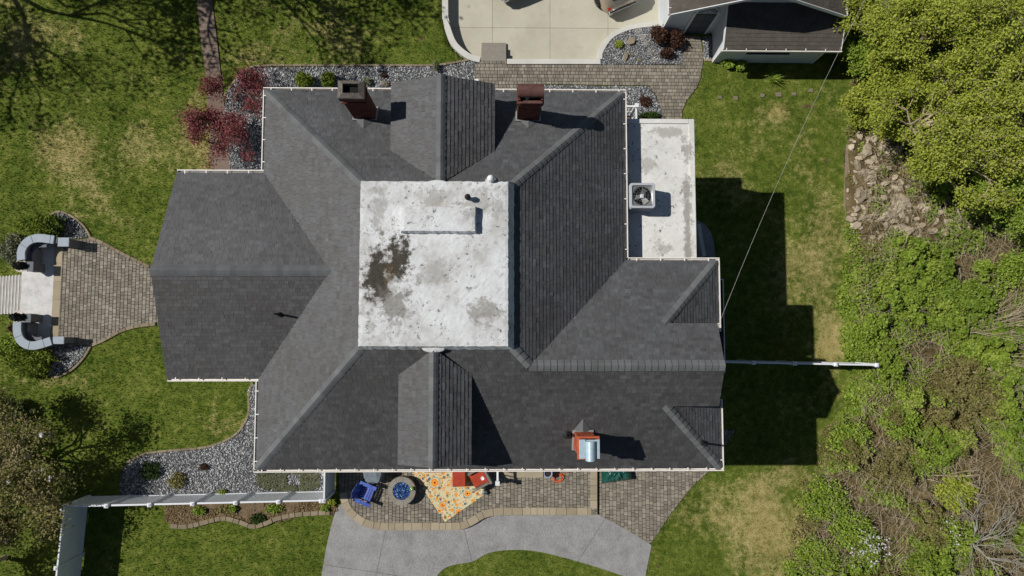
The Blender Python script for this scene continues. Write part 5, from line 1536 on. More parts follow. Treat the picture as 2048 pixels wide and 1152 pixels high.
def orb_mat():
    m, t, p_ = newmat('green_glass_orb')
    t.links.new(ramp(t, noise(t, 14, 3, .6, pos(t)).outputs[0], [rgb(30, 60, 60), rgb(120, 170, 70), rgb(210, 220, 160)]), p_.inputs['Base Color']); p_.inputs['Roughness'].default_value = .08
    return m
oc = W(824, 977, PT + .55)
ob = thing('glass_orb', 'green glass lantern orb on the rim of the fire pit', 'lantern', (oc.x, oc.y, PT + .45))
b = MB(); b.M = at(oc.x, oc.y, PT + .453); b.lathe([(.06, 0), (.07, .02), (.04, .035), (.04, .05)], 14); b.build('base', m_black, ob)
b = MB(); b.M = at(oc.x, oc.y, PT + .5); b.lathe([(.03, 0), (.07, .03), (.085, .08), (.07, .13), (.03, .16), (0, .165)], 16); b.build('globe', orb_mat(), ob, smooth=True)
# silver lantern at the rug corner
lc = W(969, 985, PT + .15)
ln_ = thing('silver_lantern', 'small round silver lantern at the right corner of the rug', 'lantern', (lc.x, lc.y, RZ0))
b = MB(); b.M = at(lc.x, lc.y, RZ0); b.lathe([(.1, 0), (.11, .03), (.11, .14), (.085, .18), (.05, .2), (.05, .215), (0, .22)], 18); b.build('body', m_chrome, ln_)
b = MB(); b.M = at(lc.x, lc.y, RZ0 + .2); b.tube([(.06 * math.cos(PI * i / 8), 0, .02 + .07 * math.sin(PI * i / 8)) for i in range(9)], .006, 5); b.build('handle', m_black, ln_)

# blue slatted garden chair
def adirondack(label, px, py, face, m, name='garden_chair'):
    c = W(px, py, PT + .35); t = thing(name, label, 'chair', (c.x, c.y, PT))
    M0 = at(c.x, c.y, PT + .003, face)               # +y of the chair is its back
    def bx(nm, r, rx=0, org=(0, 0, 0)):
        b = MB(); b.M = M0 @ Matrix.Translation(org) @ Matrix.Rotation(rx, 4, 'X'); b.box(*r); return b.build(nm, m, t, bevel=.008, seg=1, tint=random.random())
    for i in range(5):
        bx('seat_slat', (-.27, .27, -.05, .045, -.012, .012), math.radians(-9), (0, -.26 + i * .105, .36 - i * .018))
    for i in range(6):
        h = .72 - abs(i - 2.5) * .05
        bx('back_slat', (-.3 + i * .102, -.205 + i * .102, -.012, .012, 0, h), math.radians(-24), (0, .2, .26))
    for sg in (-1, 1):
        bx('arm', (sg * .37 - .075, sg * .37 + .075, -.38, .36, .52, .548))
        bx('front_leg', (sg * .33 - .02, sg * .33 + .02, -.32, -.2, 0, .519))
        bx('rear_leg', (sg * .3 - .02, sg * .3 + .02, .28, .4, 0, .519))
        bx('seat_rail', (sg * .29 - .018, sg * .29 + .018, -.3, .3, .2, .3))
    bx('back_brace', (-.3, .3, .43, .47, .52, .6))
    return t
adirondack('bright blue slatted garden chair left of the fire pit', 731, 986, math.radians(68), m_bluech)
# covered chair in the shade
cc = W(748, 945, PT + .4)
V = []; F = []
for j in range(9):
    for i in range(16):
        a = 2 * PI * i / 16; f = j / 8
        rx_ = (.44 - .1 * f ** 2) * (1 + .09 * math.sin(a * 5 + j)) * (1 if f < .95 else .5)
        zz = PT + .003 + [0, .1, .25, .42, .56, .62, .7, .76, .79][j] * (1 + .15 * math.sin(a + 1))
        V.append((cc.x + rx_ * math.copysign(abs(math.cos(a)) ** .7, math.cos(a)), cc.y + rx_ * math.copysign(abs(math.sin(a)) ** .7, math.sin(a)), zz if j else PT + .003))
for j in range(8):
    for i in range(16): F.append((j * 16 + i, j * 16 + (i + 1) % 16, (j + 1) * 16 + (i + 1) % 16, (j + 1) * 16 + i))
F += [[8 * 16 + i for i in range(16)], list(range(16))[::-1]]
tag(mk('covered_chair', V, F, m_tarpgrey, None), 'patio chair under a creased blue-grey cover in the shade of the eaves', 'chair')

# pot, hose, tarp
pc = W(1096, 947, PT + .4)
pt = thing('plant_pot', 'round pale blue pot with dark soil at the edge of the landing slab', 'pot', (pc.x, pc.y, .187))
b = MB(); b.M = at(pc.x, pc.y, .187); b.lathe([(.1, 0), (.15, .12), (.165, .36), (.185, .37), (.185, .4), (.15, .4), (.14, .33)], 22); b.build('pot', m_pot, pt)
b = MB(); b.M = at(pc.x, pc.y, .187); b.lathe([(.14, .3), (.138, .335), (.06, .35), (0, .345)], 18); b.build('soil', m_soil, pt)
hc = W(1116, 955, PT)
pts = []
for i in range(150):
    a = i * .21; r_ = .19 + .045 * math.sin(i * .37) ; pts.append((hc.x + r_ * math.cos(a) + .02 * math.sin(i * .11), hc.y + r_ * .85 * math.sin(a) + .02 * math.cos(i * .13), PT + .013 + .012 * (i % 13) / 13 + .0004 * i))
pts += [(hc.x + .22 + i * .09, hc.y + .1 + i * .06 + .02 * math.sin(i), PT + .014) for i in range(6)]
b = MB(); b.tube(pts, .011, 6); tag(b.build('hose', m_orange, smooth=True), 'coiled orange garden hose on the patio beside the pot', 'hose')
ta = WP([(1202, 900), (1262, 900), (1268, 962), (1240, 966), (1206, 970)], .35)
tcx = sum(p[0] for p in ta) / 5; tcy = sum(p[1] for p in ta) / 5
V = []; F = []; nr, na = 12, 40
import itertools
def on_poly(a):
    d = Vector((math.cos(a), math.sin(a))); best = 1
    for p, q in zip(ta, ta[1:] + ta[:1]):
        s_ = geometry.intersect_line_line_2d(Vector((tcx, tcy)), Vector((tcx, tcy)) + d * 9, Vector(p), Vector(q))
        if s_: return (s_ - Vector((tcx, tcy))).length
    return 1
for j in range(nr + 1):
    for i in range(na):
        a = 2 * PI * i / na; f = j / nr; r_ = on_poly(a) * f
        zz = .46 * (1 - f ** 5) + .05 * math.sin(5 * a + 6 * f) * math.sin(PI * f) + .03 * math.sin(13 * a - 4 * f) * f * (1 - f) * 4 + random.uniform(-.012, .012) * (0 < f < 1)
        V.append((tcx + r_ * math.cos(a), tcy + r_ * math.sin(a), .045 + max(0, zz)))
for j in range(nr):
    for i in range(na): F.append((j * na + i, (j + 1) * na + i, (j + 1) * na + (i + 1) % na, j * na + (i + 1) % na))
tp = mk('green_tarp', V, F, m_tarp, None, smooth=False)
sm = tp.modifiers.new('thick', 'SOLIDIFY'); sm.thickness = .006; sm.offset = -1
tag(tp, 'crumpled dark green tarp draped over a low stack below the eaves', 'tarp')

# urns by the front steps
def urn(label, px, py, base_z):
    c = W(px, py, .9); t = thing('planter_urn', label, 'planter', (c.x, c.y, base_z))
    b = MB(); b.box(c.x - .17, c.x + .17, c.y - .17, c.y + .17, base_z, .3); b.build('pedestal', m_ivory, t, bevel=.015)
    b = MB(); b.M = at(c.x, c.y, .3); b.lathe([(.14, 0), (.07, .08), (.09, .12), (.2, .3), (.24, .46), (.27, .5), (.24, .52), (.21, .48)], 20); b.build('bowl', m_ivory, t)
    n_ = 420
    P_ = rng.normal(0, 1, (n_, 3)); P_ /= np.linalg.norm(P_, axis=1)[:, None]; P_[:, 2] = np.abs(P_[:, 2]); P_ *= (rng.random((n_, 1)) ** .4) * np.array([.34, .17, .3])
    leaf_mesh('trailing_foliage', P_ + np.array([c.x, c.y, .78]), (.04, .08), m_leaf_vdark, t, .4)

# ------------------------------------------------------------------ vegetation
m_leaf_vdark = leafmat('blackish_foliage', [rgb(18, 20, 20, .8), rgb(34, 38, 34, .8), rgb(52, 56, 48, .8)])
def leaf_mesh(name, C, size, m, parent, up=.5, tint=None, asp=.6):
    C = np.asarray(C); n_ = len(C)
    N = rng.normal(0, 1, (n_, 3)); N /= np.linalg.norm(N, axis=1)[:, None]; N[:, 2] = np.abs(N[:, 2]) + up; N /= np.linalg.norm(N, axis=1)[:, None]
    A = rng.normal(0, 1, (n_, 3)); U = np.cross(N, A); U /= np.linalg.norm(U, axis=1)[:, None]; T = np.cross(N, U)
    s_ = rng.uniform(size[0], size[1], n_)[:, None]
    V = np.stack([C - U * s_, C + T * s_ * asp - U * s_ * .1 + N * s_ * .12, C + U * s_, C - T * s_ * asp - U * s_ * .1 + N * s_ * .12], 1)
    if tint is None: tint = rng.beta(2, 2, n_)
    return mk(name, V.reshape(-1, 3), np.arange(n_ * 4).reshape(-1, 4), m, parent, tint=np.repeat(tint, 4))

def grow(p, d, L, r, depth, segs, tips, spread=.6, up=.25, split=(2, 3), shrink=.7, wig=.18):
    p = Vector(p); d = Vector(d).normalized()
    n_ = 3
    for i in range(n_):
        d2 = (d + Vector((random.gauss(0, wig), random.gauss(0, wig), random.gauss(0, wig) * .6 + up * .1))).normalized()
        q = p + d2 * (L / n_); r2 = r * (1 - .13 * (i + 1) / 1.0)
        segs.append((tuple(p), tuple(q), r * (1 - .13 * i), r2)); p = q; d = d2
        if depth <= 2: tips.append((tuple(p), depth))
    if depth == 0 or r < .004: 
        tips.append((tuple(p), 0)); return
    for k_ in range(random.randint(*split)):
        a = random.uniform(0, 2 * PI); s_ = random.uniform(.5, 1.2) * spread
        o_ = d.orthogonal().normalized(); o_.rotate(Matrix.Rotation(a, 3, d))
        grow(p, (d + o_ * s_ + Vector((0, 0, up))).normalized(), L * shrink * random.uniform(.8, 1.15), r * .62, depth - 1, segs, tips, spread, up, split, shrink, wig)

def tubes(name, segs, m, parent, n_=5, tint=None):
    A = np.array([s_[0] for s_ in segs]); B = np.array([s_[1] for s_ in segs]); ra_ = np.array([s_[2] for s_ in segs]); rb_ = np.array([s_[3] for s_ in segs])
    D = B - A; D /= np.linalg.norm(D, axis=1)[:, None] + 1e-9
    X = np.cross(D, np.array([0.3, 0.2, 1.0])); X /= np.linalg.norm(X, axis=1)[:, None] + 1e-9; Y = np.cross(D, X)
    V = []
    for P_, R_ in ((A, ra_), (B + D * rb_[:, None] * .3, rb_)):
        for k_ in range(n_):
            a = 2 * PI * k_ / n_; V.append(P_ + (X * math.cos(a) + Y * math.sin(a)) * R_[:, None])
    V = np.stack(V, 1)
    f = np.array([[k_, (k_ + 1) % n_, n_ + (k_ + 1) % n_, n_ + k_] for k_ in range(n_)])
    F = (f[None] + (np.arange(len(segs)) * 2 * n_)[:, None, None]).reshape(-1, 4)
    return mk(name, V.reshape(-1, 3), F, m, parent, tint=tint if tint is not None else .5, smooth=True)

def tree(label, base, h, limbs, spread, depth, leaf, nleaf, lsize, bark, name='tree', sig=.25, lean=(0, 0), trunk_r=.12, trunk_frac=.3, up=.25, shrink=.7, L0=None, cat='tree', tint=None, split=(2, 3), wig=.18, flower=None, group=None):
    t = thing(name, label, cat, (base[0], base[1], base[2]), group)
    segs = []; tips = []
    tp = Vector((base[0] + lean[0] * trunk_frac * h, base[1] + lean[1] * trunk_frac * h, base[2] + h * trunk_frac))
    b0 = Vector(base) - Vector((0, 0, .15))
    midp = (b0 + tp) / 2 + Vector((random.gauss(0, .05), random.gauss(0, .05), 0))
    segs += [(tuple(b0), tuple(midp), trunk_r * 1.25, trunk_r), (tuple(midp), tuple(tp), trunk_r, trunk_r * .85)]
    L = L0 or h * (1 - trunk_frac) / (1 + shrink + shrink ** 2) * 1.0
    for i in range(limbs):
        a = 2 * PI * (i + random.uniform(-.3, .3)) / limbs; s_ = random.uniform(.6, 1.15) * spread
        grow(tp, (math.cos(a) * s_ + lean[0], math.sin(a) * s_ + lean[1], 1), L * random.uniform(.85, 1.15), trunk_r * .6, depth, segs, tips, .65, up, split, shrink, wig)
    tubes('trunk', segs, bark, t)
    if leaf is not None and nleaf:
        T = np.array([p_ for p_, d_ in tips]); ii = rng.integers(0, len(T), nleaf)
        C = T[ii] + rng.normal(0, sig, (nleaf, 3)) * np.array([1, 1, .7])
        tt = np.clip(rng.beta(2, 2, nleaf) * .7 + .3 * rng.random(len(T))[ii], 0, 1)
        C[:, 2] = np.maximum(C[:, 2], base[2] + .1)
        leaf_mesh('crown', C, lsize, leaf, t, .45, tt)
        if flower:
            jj = rng.integers(0, len(T), flower[1])
            Cf = np.repeat(T[jj] + np.array([0, 0, .12]), 6, 0) + rng.normal(0, .03, (flower[1] * 6, 3))
            leaf_mesh('blossom', Cf, flower[2], flower[0], t, .8)
    return t

def bush(label, px, py, rx, ry, h, leaf, n_, size, name='shrub', z0=0, zpx=None, stems=9, up=.35, cat='shrub', lump=5, group=None):
    c = W(px, py, h * .5 if zpx is None else zpx); gz = float(ground_h(c.x, c.y)) if z0 == 0 else z0
    t = thing(name, label, cat, (c.x, c.y, gz), group)
    cs = [(0, 0, .5, 1.0)] + [(math.cos(a) * .45, math.sin(a) * .45, random.uniform(.35, .65), random.uniform(.5, .75)) for a in [2 * PI * i / lump + random.random() for i in range(lump)]]
    P_ = []
    for (ox, oy, oz, s_) in cs:
        m_ = int(n_ * s_ / sum(q[3] for q in cs))
        D = rng.normal(0, 1, (m_, 3)); D /= np.linalg.norm(D, axis=1)[:, None]
        R_ = rng.random((m_, 1)) ** .45 * s_ * (1 + .3 * np.sin(D[:, :1] * 7 + D[:, 1:2] * 5 + ox * 9) + .15 * rng.normal(0, 1, (m_, 1)))
        P_.append(np.array([ox, oy, oz * 1.0]) * np.array([rx, ry, h]) + D * R_ * np.array([rx * .72, ry * .72, h * .5]))
    P_ = np.concatenate(P_); P_[:, 2] = np.maximum(P_[:, 2], .02)
    leaf_mesh('foliage', P_ + np.array([c.x, c.y, gz]), size, leaf, t, up)
    segs = []
    for i in range(stems):
        a = random.uniform(0, 2 * PI); f = random.uniform(.3, .8)
        segs.append(((c.x + .04 * math.cos(a), c.y + .04 * math.sin(a), gz - .05), (c.x + rx * .35 * f * math.cos(a), c.y + ry * .35 * f * math.sin(a), gz + h * .45), .016, .011))
        segs.append(((c.x + rx * .35 * f * math.cos(a), c.y + ry * .35 * f * math.sin(a), gz + h * .45), (c.x + rx * .8 * f * math.cos(a), c.y + ry * .8 * f * math.sin(a), gz + h * .8), .011, .005))
    tubes('stem', segs, m_bark, t)
    return t

urn('ivory urn with dark foliage beside the north edge of the front steps', 38, 531, -.9)
urn('ivory urn with dark foliage beside the south edge of the front steps', 33, 634, -.9)

bush('round green shrub left of the two by the tall chimney', 609, 160, .42, .42, .75, m_leaf_bush, 2600, (.03, .055))
bush('round green shrub next to the tall chimney top', 656, 160, .34, .36, .7, m_leaf_bush, 2000, (.03, .055))
bush('small pale shrub in gravel right of the tall chimney', 735, 163, .22, .2, .3, m_leaf_grey, 500, (.025, .05))
bush('small rusty plant in gravel left of the north dormer peak', 768, 150, .16, .15, .2, m_leaf_rust, 260, (.025, .045))
bush('young pale green sapling at the bed edge above the north dormer peak', 872, 132, .16, .28, .5, m_leaf_grey, 300, (.03, .05))
bush('bright green spreading shrub above the north seat wall', 80, 452, 1.05, .62, .85, m_leaf_bush, 6500, (.035, .065), zpx=.5)
bush('dark green shrub behind the north seat wall on the gravel side', 108, 452, .42, .5, .7, m_leaf_dark, 2200, (.03, .06), zpx=.4)
bush('pale olive shrub at the left edge beside the front steps', 14, 496, .7, .72, .8, m_leaf_grey, 4200, (.035, .06), zpx=.5)
bush('large dark green shrub below the south seat wall', 58, 726, 1.15, .72, .9, m_leaf_bush, 7000, (.035, .065), zpx=.5)
bush('green shrub at the left edge below the south seat wall', 14, 694, .75, .62, .85, m_leaf_mid, 4200, (.035, .06), zpx=.5)
bush('low rusty plant between the south urn and the left edge', 12, 655, .35, .25, .4, m_leaf_rust, 700, (.03, .05))
bush('large rust-brown grass clump beside the garage corner', 1318, 70, .42, .46, .75, m_leaf_rust, 3600, (.03, .07))
bush('rust-brown clump nearest the paver walk by the garage door', 1350, 78, .42, .42, .7, m_leaf_rust, 3400, (.03, .07))
bush('smallest rust-brown clump in the driveway gravel', 1334, 106, .3, .26, .5, m_leaf_rust, 1500, (.03, .06))
bush('small yellow-green plant in the driveway gravel', 1238, 88, .22, .2, .25, m_leaf_lime, 520, (.03, .06))
bush('leafy green plant under the garage lean-to corner', 1456, 126, .34, .24, .4, m_leaf_mid, 800, (.05, .1))
bush('second leafy green plant along the garage lean-to', 1482, 130, .3, .26, .4, m_leaf_mid, 700, (.05, .1))
bush('reddish low plant in the gravel by the porch railing', 1290, 202, .34, .3, .25, m_leaf_rust, 700, (.03, .05))
bush('low green shrub in gravel touching the white wing', 1300, 232, .55, .2, .35, m_leaf_dark, 1100, (.03, .06))
bush('dark green shrub at the left end of the southwest gravel', 300, 942, .5, .42, .4, m_leaf_dark, 1300, (.03, .055))
bush('brownish shrub in the middle of the southwest gravel', 352, 962, .45, .4, .35, m_leaf_olive, 800, (.03, .055))
bush('small dark red plant in the southwest gravel', 408, 934, .2, .16, .22, m_leaf_rust, 320, (.03, .05))
bush('small bright plant by the white fence in the gravel', 444, 985, .22, .16, .28, m_leaf_mid, 420, (.03, .06))
for i, (px, py, rx_, ry_, mm, lb) in enumerate(((398, 1022, .35, .22, m_leaf_mid, 'green plant in the mulch left of centre below the fence'), (450, 1020, .5, .2, m_leaf_olive, 'low olive plant in the mulch below the middle of the fence'), (465, 1018, .25, .2, m_leaf_mid, 'small green plant in the mulch below the middle of the fence'), (548, 1018, .42, .22, m_leaf_mid, 'wide green plant in the mulch below the right half of the fence'), (515, 1038, .38, .26, m_leaf_dark, 'dark green plant beside the wavy edging blocks'), (650, 1016, .22, .18, m_leaf_mid, 'green plant at the right end of the mulch bed'), (664, 1004, .2, .16, m_leaf_lime, 'bright green plant by the fence corner next to the patio'))):
    bush(lb, px, py, rx_, ry_, .24, mm, 420, (.03, .07), lump=9)
bush('small round shrub on the lawn at the far left below the front bushes', 30, 822, .6, .7, .8, m_leaf_dark, 3000, (.035, .06))
# strap-leaved clump by the garage
c = W(1546, 157, .2); t = thing('strap_leaf_plant', 'fountain of narrow green strap leaves below the garage window', 'plant', (c.x, c.y, 0))
V = []; F = []
for i in range(90):
    a = random.uniform(0, 2 * PI); L = random.uniform(.3, .55); w_ = .012; p0 = Vector((c.x + random.gauss(0, .06), c.y + random.gauss(0, .04), 0)); s_ = Vector((-math.sin(a), math.cos(a), 0)) * w_
    prev = None
    for k_ in range(4):
        f = k_ / 3; q = p0 + Vector((math.cos(a) * L * f, math.sin(a) * L * f * .8, .42 * math.sin(f * 2.2)))
        o_ = len(V); V += [tuple(q - s_ * (1.05 - f)), tuple(q + s_ * (1.05 - f))]
        if k_: F.append((o_ - 2, o_ - 1, o_ + 1, o_))
mk('leaves', V, F, m_leaf_mid, t, tint=np.repeat(rng.random(len(V) // 2), 2))
n_ = 5200; x = rng.uniform(min(p[0] for p in poly_mulch), max(p[0] for p in poly_mulch), n_); y = rng.uniform(min(p[1] for p in poly_mulch), max(p[1] for p in poly_mulch), n_)
ok = inpoly(x, y, poly_mulch) & (fbm(x, y, .7) > .42); x = x[ok]; y = y[ok]
tag(leaf_mesh('leaf_litter', np.stack([x, y, .02 + .05 * fbm(x, y, .3)], -1), (.02, .05), m_litter, None, .8), 'dry leaves and seedlings littering the mulch bed below the fence', 'leaf litter', kind='stuff')
# ground cover right of the gravel, under the south-west eaves
pg = WP([(515, 900), (640, 900), (640, 985), (600, 990), (540, 984), (515, 970)])
n_ = 9000; x = rng.uniform(min(p[0] for p in pg), max(p[0] for p in pg), n_); y = rng.uniform(min(p[1] for p in pg), max(p[1] for p in pg), n_)
ok = inpoly(x, y, pg) & (fbm(x, y, .5) > .40); x = x[ok]; y = y[ok]
tag(leaf_mesh('ground_cover', np.stack([x, y, .04 + .1 * fbm(x, y, .4)], -1), (.02, .045), m_leaf_grey, None, .6), 'pale green ground cover over gravel below the southwest eaves', 'ground cover', kind='stuff')

# red maple by the north-west corner
c = W(480, 246, 0)
tree('sparse maroon-leaved maple at the northwest corner of the house', (c.x, c.y, 0), 2.6, 9, 1.25, 3, m_leaf_red, 9000, (.03, .06), m_bark, 'red_maple', sig=.16, trunk_r=.05, trunk_frac=.25, up=.0, shrink=.76, L0=.78, split=(2, 3))
# magnolia at the lower left
c = W(120, 930, 0)
tree('olive-leaved magnolia with white blossoms at the lower left', (c.x - 1.3, c.y + .35, 0), 4.9, 9, 1.1, 4, m_leaf_olive, 19000, (.035, .075), m_bareb, 'magnolia_tree', sig=.22, trunk_r=.12, trunk_frac=.2, up=.06, shrink=.76, L0=1.2, flower=(m_petal, 26, (.06, .09)))
c = W(60, 1090, 0)
tree('olive-leaved tree outside the white fence at the lower left corner', (c.x - 1.0, c.y - .5, 0), 4.4, 7, 1.0, 4, m_leaf_olive, 14000, (.035, .075), m_bareb, 'small_tree', sig=.24, trunk_r=.1, trunk_frac=.2, up=.06, shrink=.76, L0=1.0, flower=(m_petal, 8, (.05, .08)))

# trees whose shadows reach the north lawn (standing outside the frame)
for i, (x_, y_, h_, lb) in enumerate(((-25.5, 16.2, 13, 'tall budding tree beyond the upper left corner'), (-16.5, 17.6, 12, 'tall budding tree beyond the top edge left of the path'), (-12.5, 18.2, 10, 'slim budding tree beyond the top edge right of the path'), (-32, 14.5, 12, 'tall budding tree farther out on the left'))):
    tree(lb, (x_, y_, 0), h_, 6, .75, 4, m_leaf_olive, 4000, (.06, .13), m_bark, 'budding_tree', sig=.35, trunk_r=.2, trunk_frac=.3, up=.12, shrink=.76, L0=h_ * .2)

# ------------------------------------------------------------------ the wood on the right
def wood_pts(n_, extra=None):
    x = rng.uniform(12.0, 26.5, n_); y = rng.uniform(-12.5, 17.5, n_)
    ok = inpoly(x, y, poly_wood)
    if extra is not None: ok &= extra(x, y)
    return x[ok], y[ok]
# undergrowth: low clumps with light tops and dark gaps
lx, ly = wood_pts(8000, lambda x, y: ~(inpoly(x, y, poly_rock) & (rng.random(len(x)) < .93)) & ~(inpoly(x, y, poly_rock2) & (rng.random(len(x)) < .75)) & ((fbm(x, y, 2.0) > .43) | (~inpoly(x - .9, y, poly_wood) & (fbm(x, y, .9) > .4))))
Cs = []; Ts = []
for x_, y_ in zip(lx, ly):
    edge = .45 + .55 * float(inpoly(x_ - .8, y_, poly_wood))
    r_ = random.uniform(.12, .5) * (.6 + .4 * edge); h_ = r_ * random.uniform(.6, 1.6) * edge
    m_ = int(75 * (r_ / .35) ** 1.5) + 8
    D = rng.normal(0, 1, (m_, 3)); D /= np.linalg.norm(D, axis=1)[:, None]; D[:, 2] = np.abs(D[:, 2])
    P_ = D * (rng.random((m_, 1)) ** .3) * np.array([r_, r_, h_])
    Cs.append(P_ + np.array([x_, y_, float(ground_h(x_, y_))])); Ts.append(np.clip(rng.beta(2, 2, m_) * .6 + random.random() * .4, 0, 1))
bx_, by_ = wood_pts(900, lambda x, y: inpoly(x - .9, y, poly_wood) & ~inpoly(x, y, poly_rock) & ~inpoly(x, y, poly_rock2) & (fbm(x, y, 2.0) > .465))
for x_, y_ in zip(bx_, by_):
    r_ = random.uniform(.35, .85); h_ = r_ * random.uniform(1.1, 2.0); tb = random.random() * .45
    gz = float(ground_h(x_, y_))
    for q in range(random.randint(4, 7)):
        a_ = random.uniform(0, 2 * PI); f_ = random.uniform(.2, .9); rr_ = r_ * random.uniform(.22, .45)
        m_ = int(95 * (rr_ / .2) ** 1.4) + 12
        D = rng.normal(0, 1, (m_, 3)); D /= np.linalg.norm(D, axis=1)[:, None]
        Cs.append(D * (rng.random((m_, 1)) ** .5) * np.array([rr_, rr_, rr_ * .7]) + np.array([x_ + r_ * f_ * math.cos(a_), y_ + r_ * f_ * math.sin(a_), gz + h_ * (1 - f_ * f_ * .75)]))
        Ts.append(np.clip(rng.beta(2, 2, m_) * .55 + tb, 0, 1))
C = np.concatenate(Cs); T = np.concatenate(Ts)
lo = fbm(C[:, 0] + 20, C[:, 1] - 6, 3.2) + rng.normal(0, .05, len(C))
ol = lo < .40; lm = lo > .60
mid_ = ~ol & ~lm
tag(leaf_mesh('undergrowth', C[mid_], (.03, .085), m_leaf_mid, None, .5, T[mid_]), 'dense green undergrowth covering the floor of the wood', 'undergrowth', kind='stuff')
tag(leaf_mesh('dry_undergrowth', C[ol], (.025, .06), m_leaf_olive, None, .4, T[ol]), 'faded olive undergrowth among the green in the wood', 'undergrowth', kind='stuff')
tag(leaf_mesh('pale_undergrowth', C[lm], (.04, .1), m_leaf_fresh, None, .5, T[lm]), 'fresh broad-leaved undergrowth in brighter patches of the wood', 'undergrowth', kind='stuff')
# twigs and brush lying about
x, y = wood_pts(15000, lambda x, y: inpoly(x - .7, y, poly_wood) & (fbm(x, y, 2.0) < .56))
segs = []
for x_, y_ in zip(x, y):
    a = random.gauss(2.8, 1.2); L = random.uniform(.2, 1.1); z_ = float(ground_h(x_, y_)) + random.uniform(.05, .7); r_ = random.uniform(.005, .012)
    p0 = Vector((x_, y_, z_)); d_ = Vector((math.cos(a), math.sin(a), random.uniform(-.1, .35)))
    p1 = p0 + d_ * L * .5 + Vector((random.gauss(0, .06), random.gauss(0, .06), random.gauss(0, .04))); p2 = p1 + (d_ + Vector((random.gauss(0, .2), random.gauss(0, .2), 0))) * L * .5
    segs += [(tuple(p0), tuple(p1), r_, r_ * .8), (tuple(p1), tuple(p2), r_ * .8, r_ * .4)]
tag(tubes('brushwood', segs, m_bareb, None, 4, tint=np.repeat(rng.random(len(segs)), 8)), 'tangle of bare twigs lying through the undergrowth', 'brushwood', kind='stuff')

# limestone rocks on the bank
bank = slab('rocky_bank', poly_rock, -.2, .03, m_bank)
bank['label'] = 'bank of tumbled limestone rocks at the edge of the wood'
_h = [(math.cos(a_), math.sin(a_)) for a_ in (0.2, 1.1, 2.3, 3.2, 4.3, 5.4)]
RV = np.array([(x_, y_, -1) for x_, y_ in _h] + [(x_, y_, .45) for x_, y_ in _h] + [(x_ * .72, y_ * .72, .9) for x_, y_ in _h])
RF = [list(range(12, 18))] + [(r * 6 + i, r * 6 + (i + 1) % 6, (r + 1) * 6 + (i + 1) % 6, (r + 1) * 6 + i) for r in range(2) for i in range(6)]
def rock(name, x_, y_, z_, r_, m, parent, flat=.5, label=None):
    V = RV * (1 + rng.uniform(-.3, .2, (len(RV), 3)))
    V *= np.array([r_ * random.uniform(.9, 1.5), r_ * random.uniform(.55, 1.0), r_ * flat * random.uniform(.7, 1.2)])
    a = random.uniform(0, PI); ca, sa = math.cos(a), math.sin(a)
    V = np.stack([V[:, 0] * ca - V[:, 1] * sa, V[:, 0] * sa + V[:, 1] * ca, V[:, 2]], -1)
    ti = random.uniform(-.5, .5); V[:, 2] += V[:, 0] * ti
    return mk(name, V + np.array([x_, y_, z_ + r_ * flat * .35]), RF, m, parent, tint=random.random(), own=True)
for poly, n_, rr_ in ((poly_rock, 205, (.05, .19)), (poly_rock2, 75, (.06, .2))):
    xs = rng.uniform(min(p[0] for p in poly), max(p[0] for p in poly), n_ * 2); yl = rng.uniform(min(p[1] for p in poly), max(p[1] for p in poly), n_ * 2)
    ok = inpoly(xs, yl, poly); 
    for x_, y_ in list(zip(xs[ok], yl[ok]))[:n_]:
        r_ = random.uniform(*rr_) * random.choice((.6, .8, 1))
        rock('rock', x_, y_, max(.03, float(ground_h(x_, y_))), r_, m_rock, bank)
for px, py, r_ in ((1725, 388, .36), (1746, 352, .3), (1715, 450, .3), (1795, 462, .36), (1760, 262, .26), (1805, 400, .4), (1778, 430, .42), (1795, 415, .3), (1960, 410, .3), (1985, 455, .2), (1735, 300, .3), (1770, 290, .32), (1720, 330, .25), (1790, 300, .34)):
    c = W(px, py, .3); rock('rock', c.x, c.y, max(.03, float(ground_h(c.x, c.y))), r_, m_rock, bank)

# trees over the bank: crowns placed where the photograph shows them
def crown_tree(label, px, py, zc, h, spread, limbs, leaf, nleaf, lsize, L0, name='leafing_tree', **kw):
    c = W(px, py, zc); gz = float(ground_h(c.x, c.y))
    return tree(label, (c.x, c.y, gz), h, limbs, spread, 4, leaf, nleaf, lsize, kw.pop('bark', m_bark), name, L0=L0, **kw)
k_ = dict(sig=.14, trunk_r=.13, trunk_frac=.28, up=.08, shrink=.76)
crown_tree('yellow-green tree leaning over the lawn next to the garage', 1800, 70, 3.2, 5.0, .9, 7, m_leaf_lime, 18720, (.03, .065), 1.0, **k_)
crown_tree('yellow-green tree in the upper right corner', 1935, 40, 4.0, 6.0, .95, 7, m_leaf_lime, 18720, (.03, .065), 1.15, **k_)
crown_tree('yellow-green tree with exposed pale limbs above the rocky bank', 1905, 215, 4.2, 6.0, .95, 7, m_leaf_lime, 14400, (.03, .065), 1.2, bark=m_bareb, **k_)
crown_tree('yellow-green tree at the right edge below the corner tree', 2025, 160, 4.4, 6.2, .95, 7, m_leaf_lime, 13680, (.03, .065), 1.1, bark=m_bareb, **k_)
crown_tree('yellow-green tree overhanging the right side of the rocks', 1965, 300, 4.0, 5.8, 1.0, 9, m_leaf_lime, 12960, (.03, .065), 1.05, bark=m_bareb, **k_)
k_['trunk_r'] = .08
crown_tree('green tree at the wood edge facing the garage lean-to', 1768, 170, 2.0, 3.2, .9, 7, m_leaf_lime, 17000, (.035, .065), .68, **k_)
crown_tree('green bushy tree just above the rocky bank', 1782, 196, 1.6, 2.6, 1.0, 7, m_leaf_lime, 12000, (.035, .065), .58, **k_)
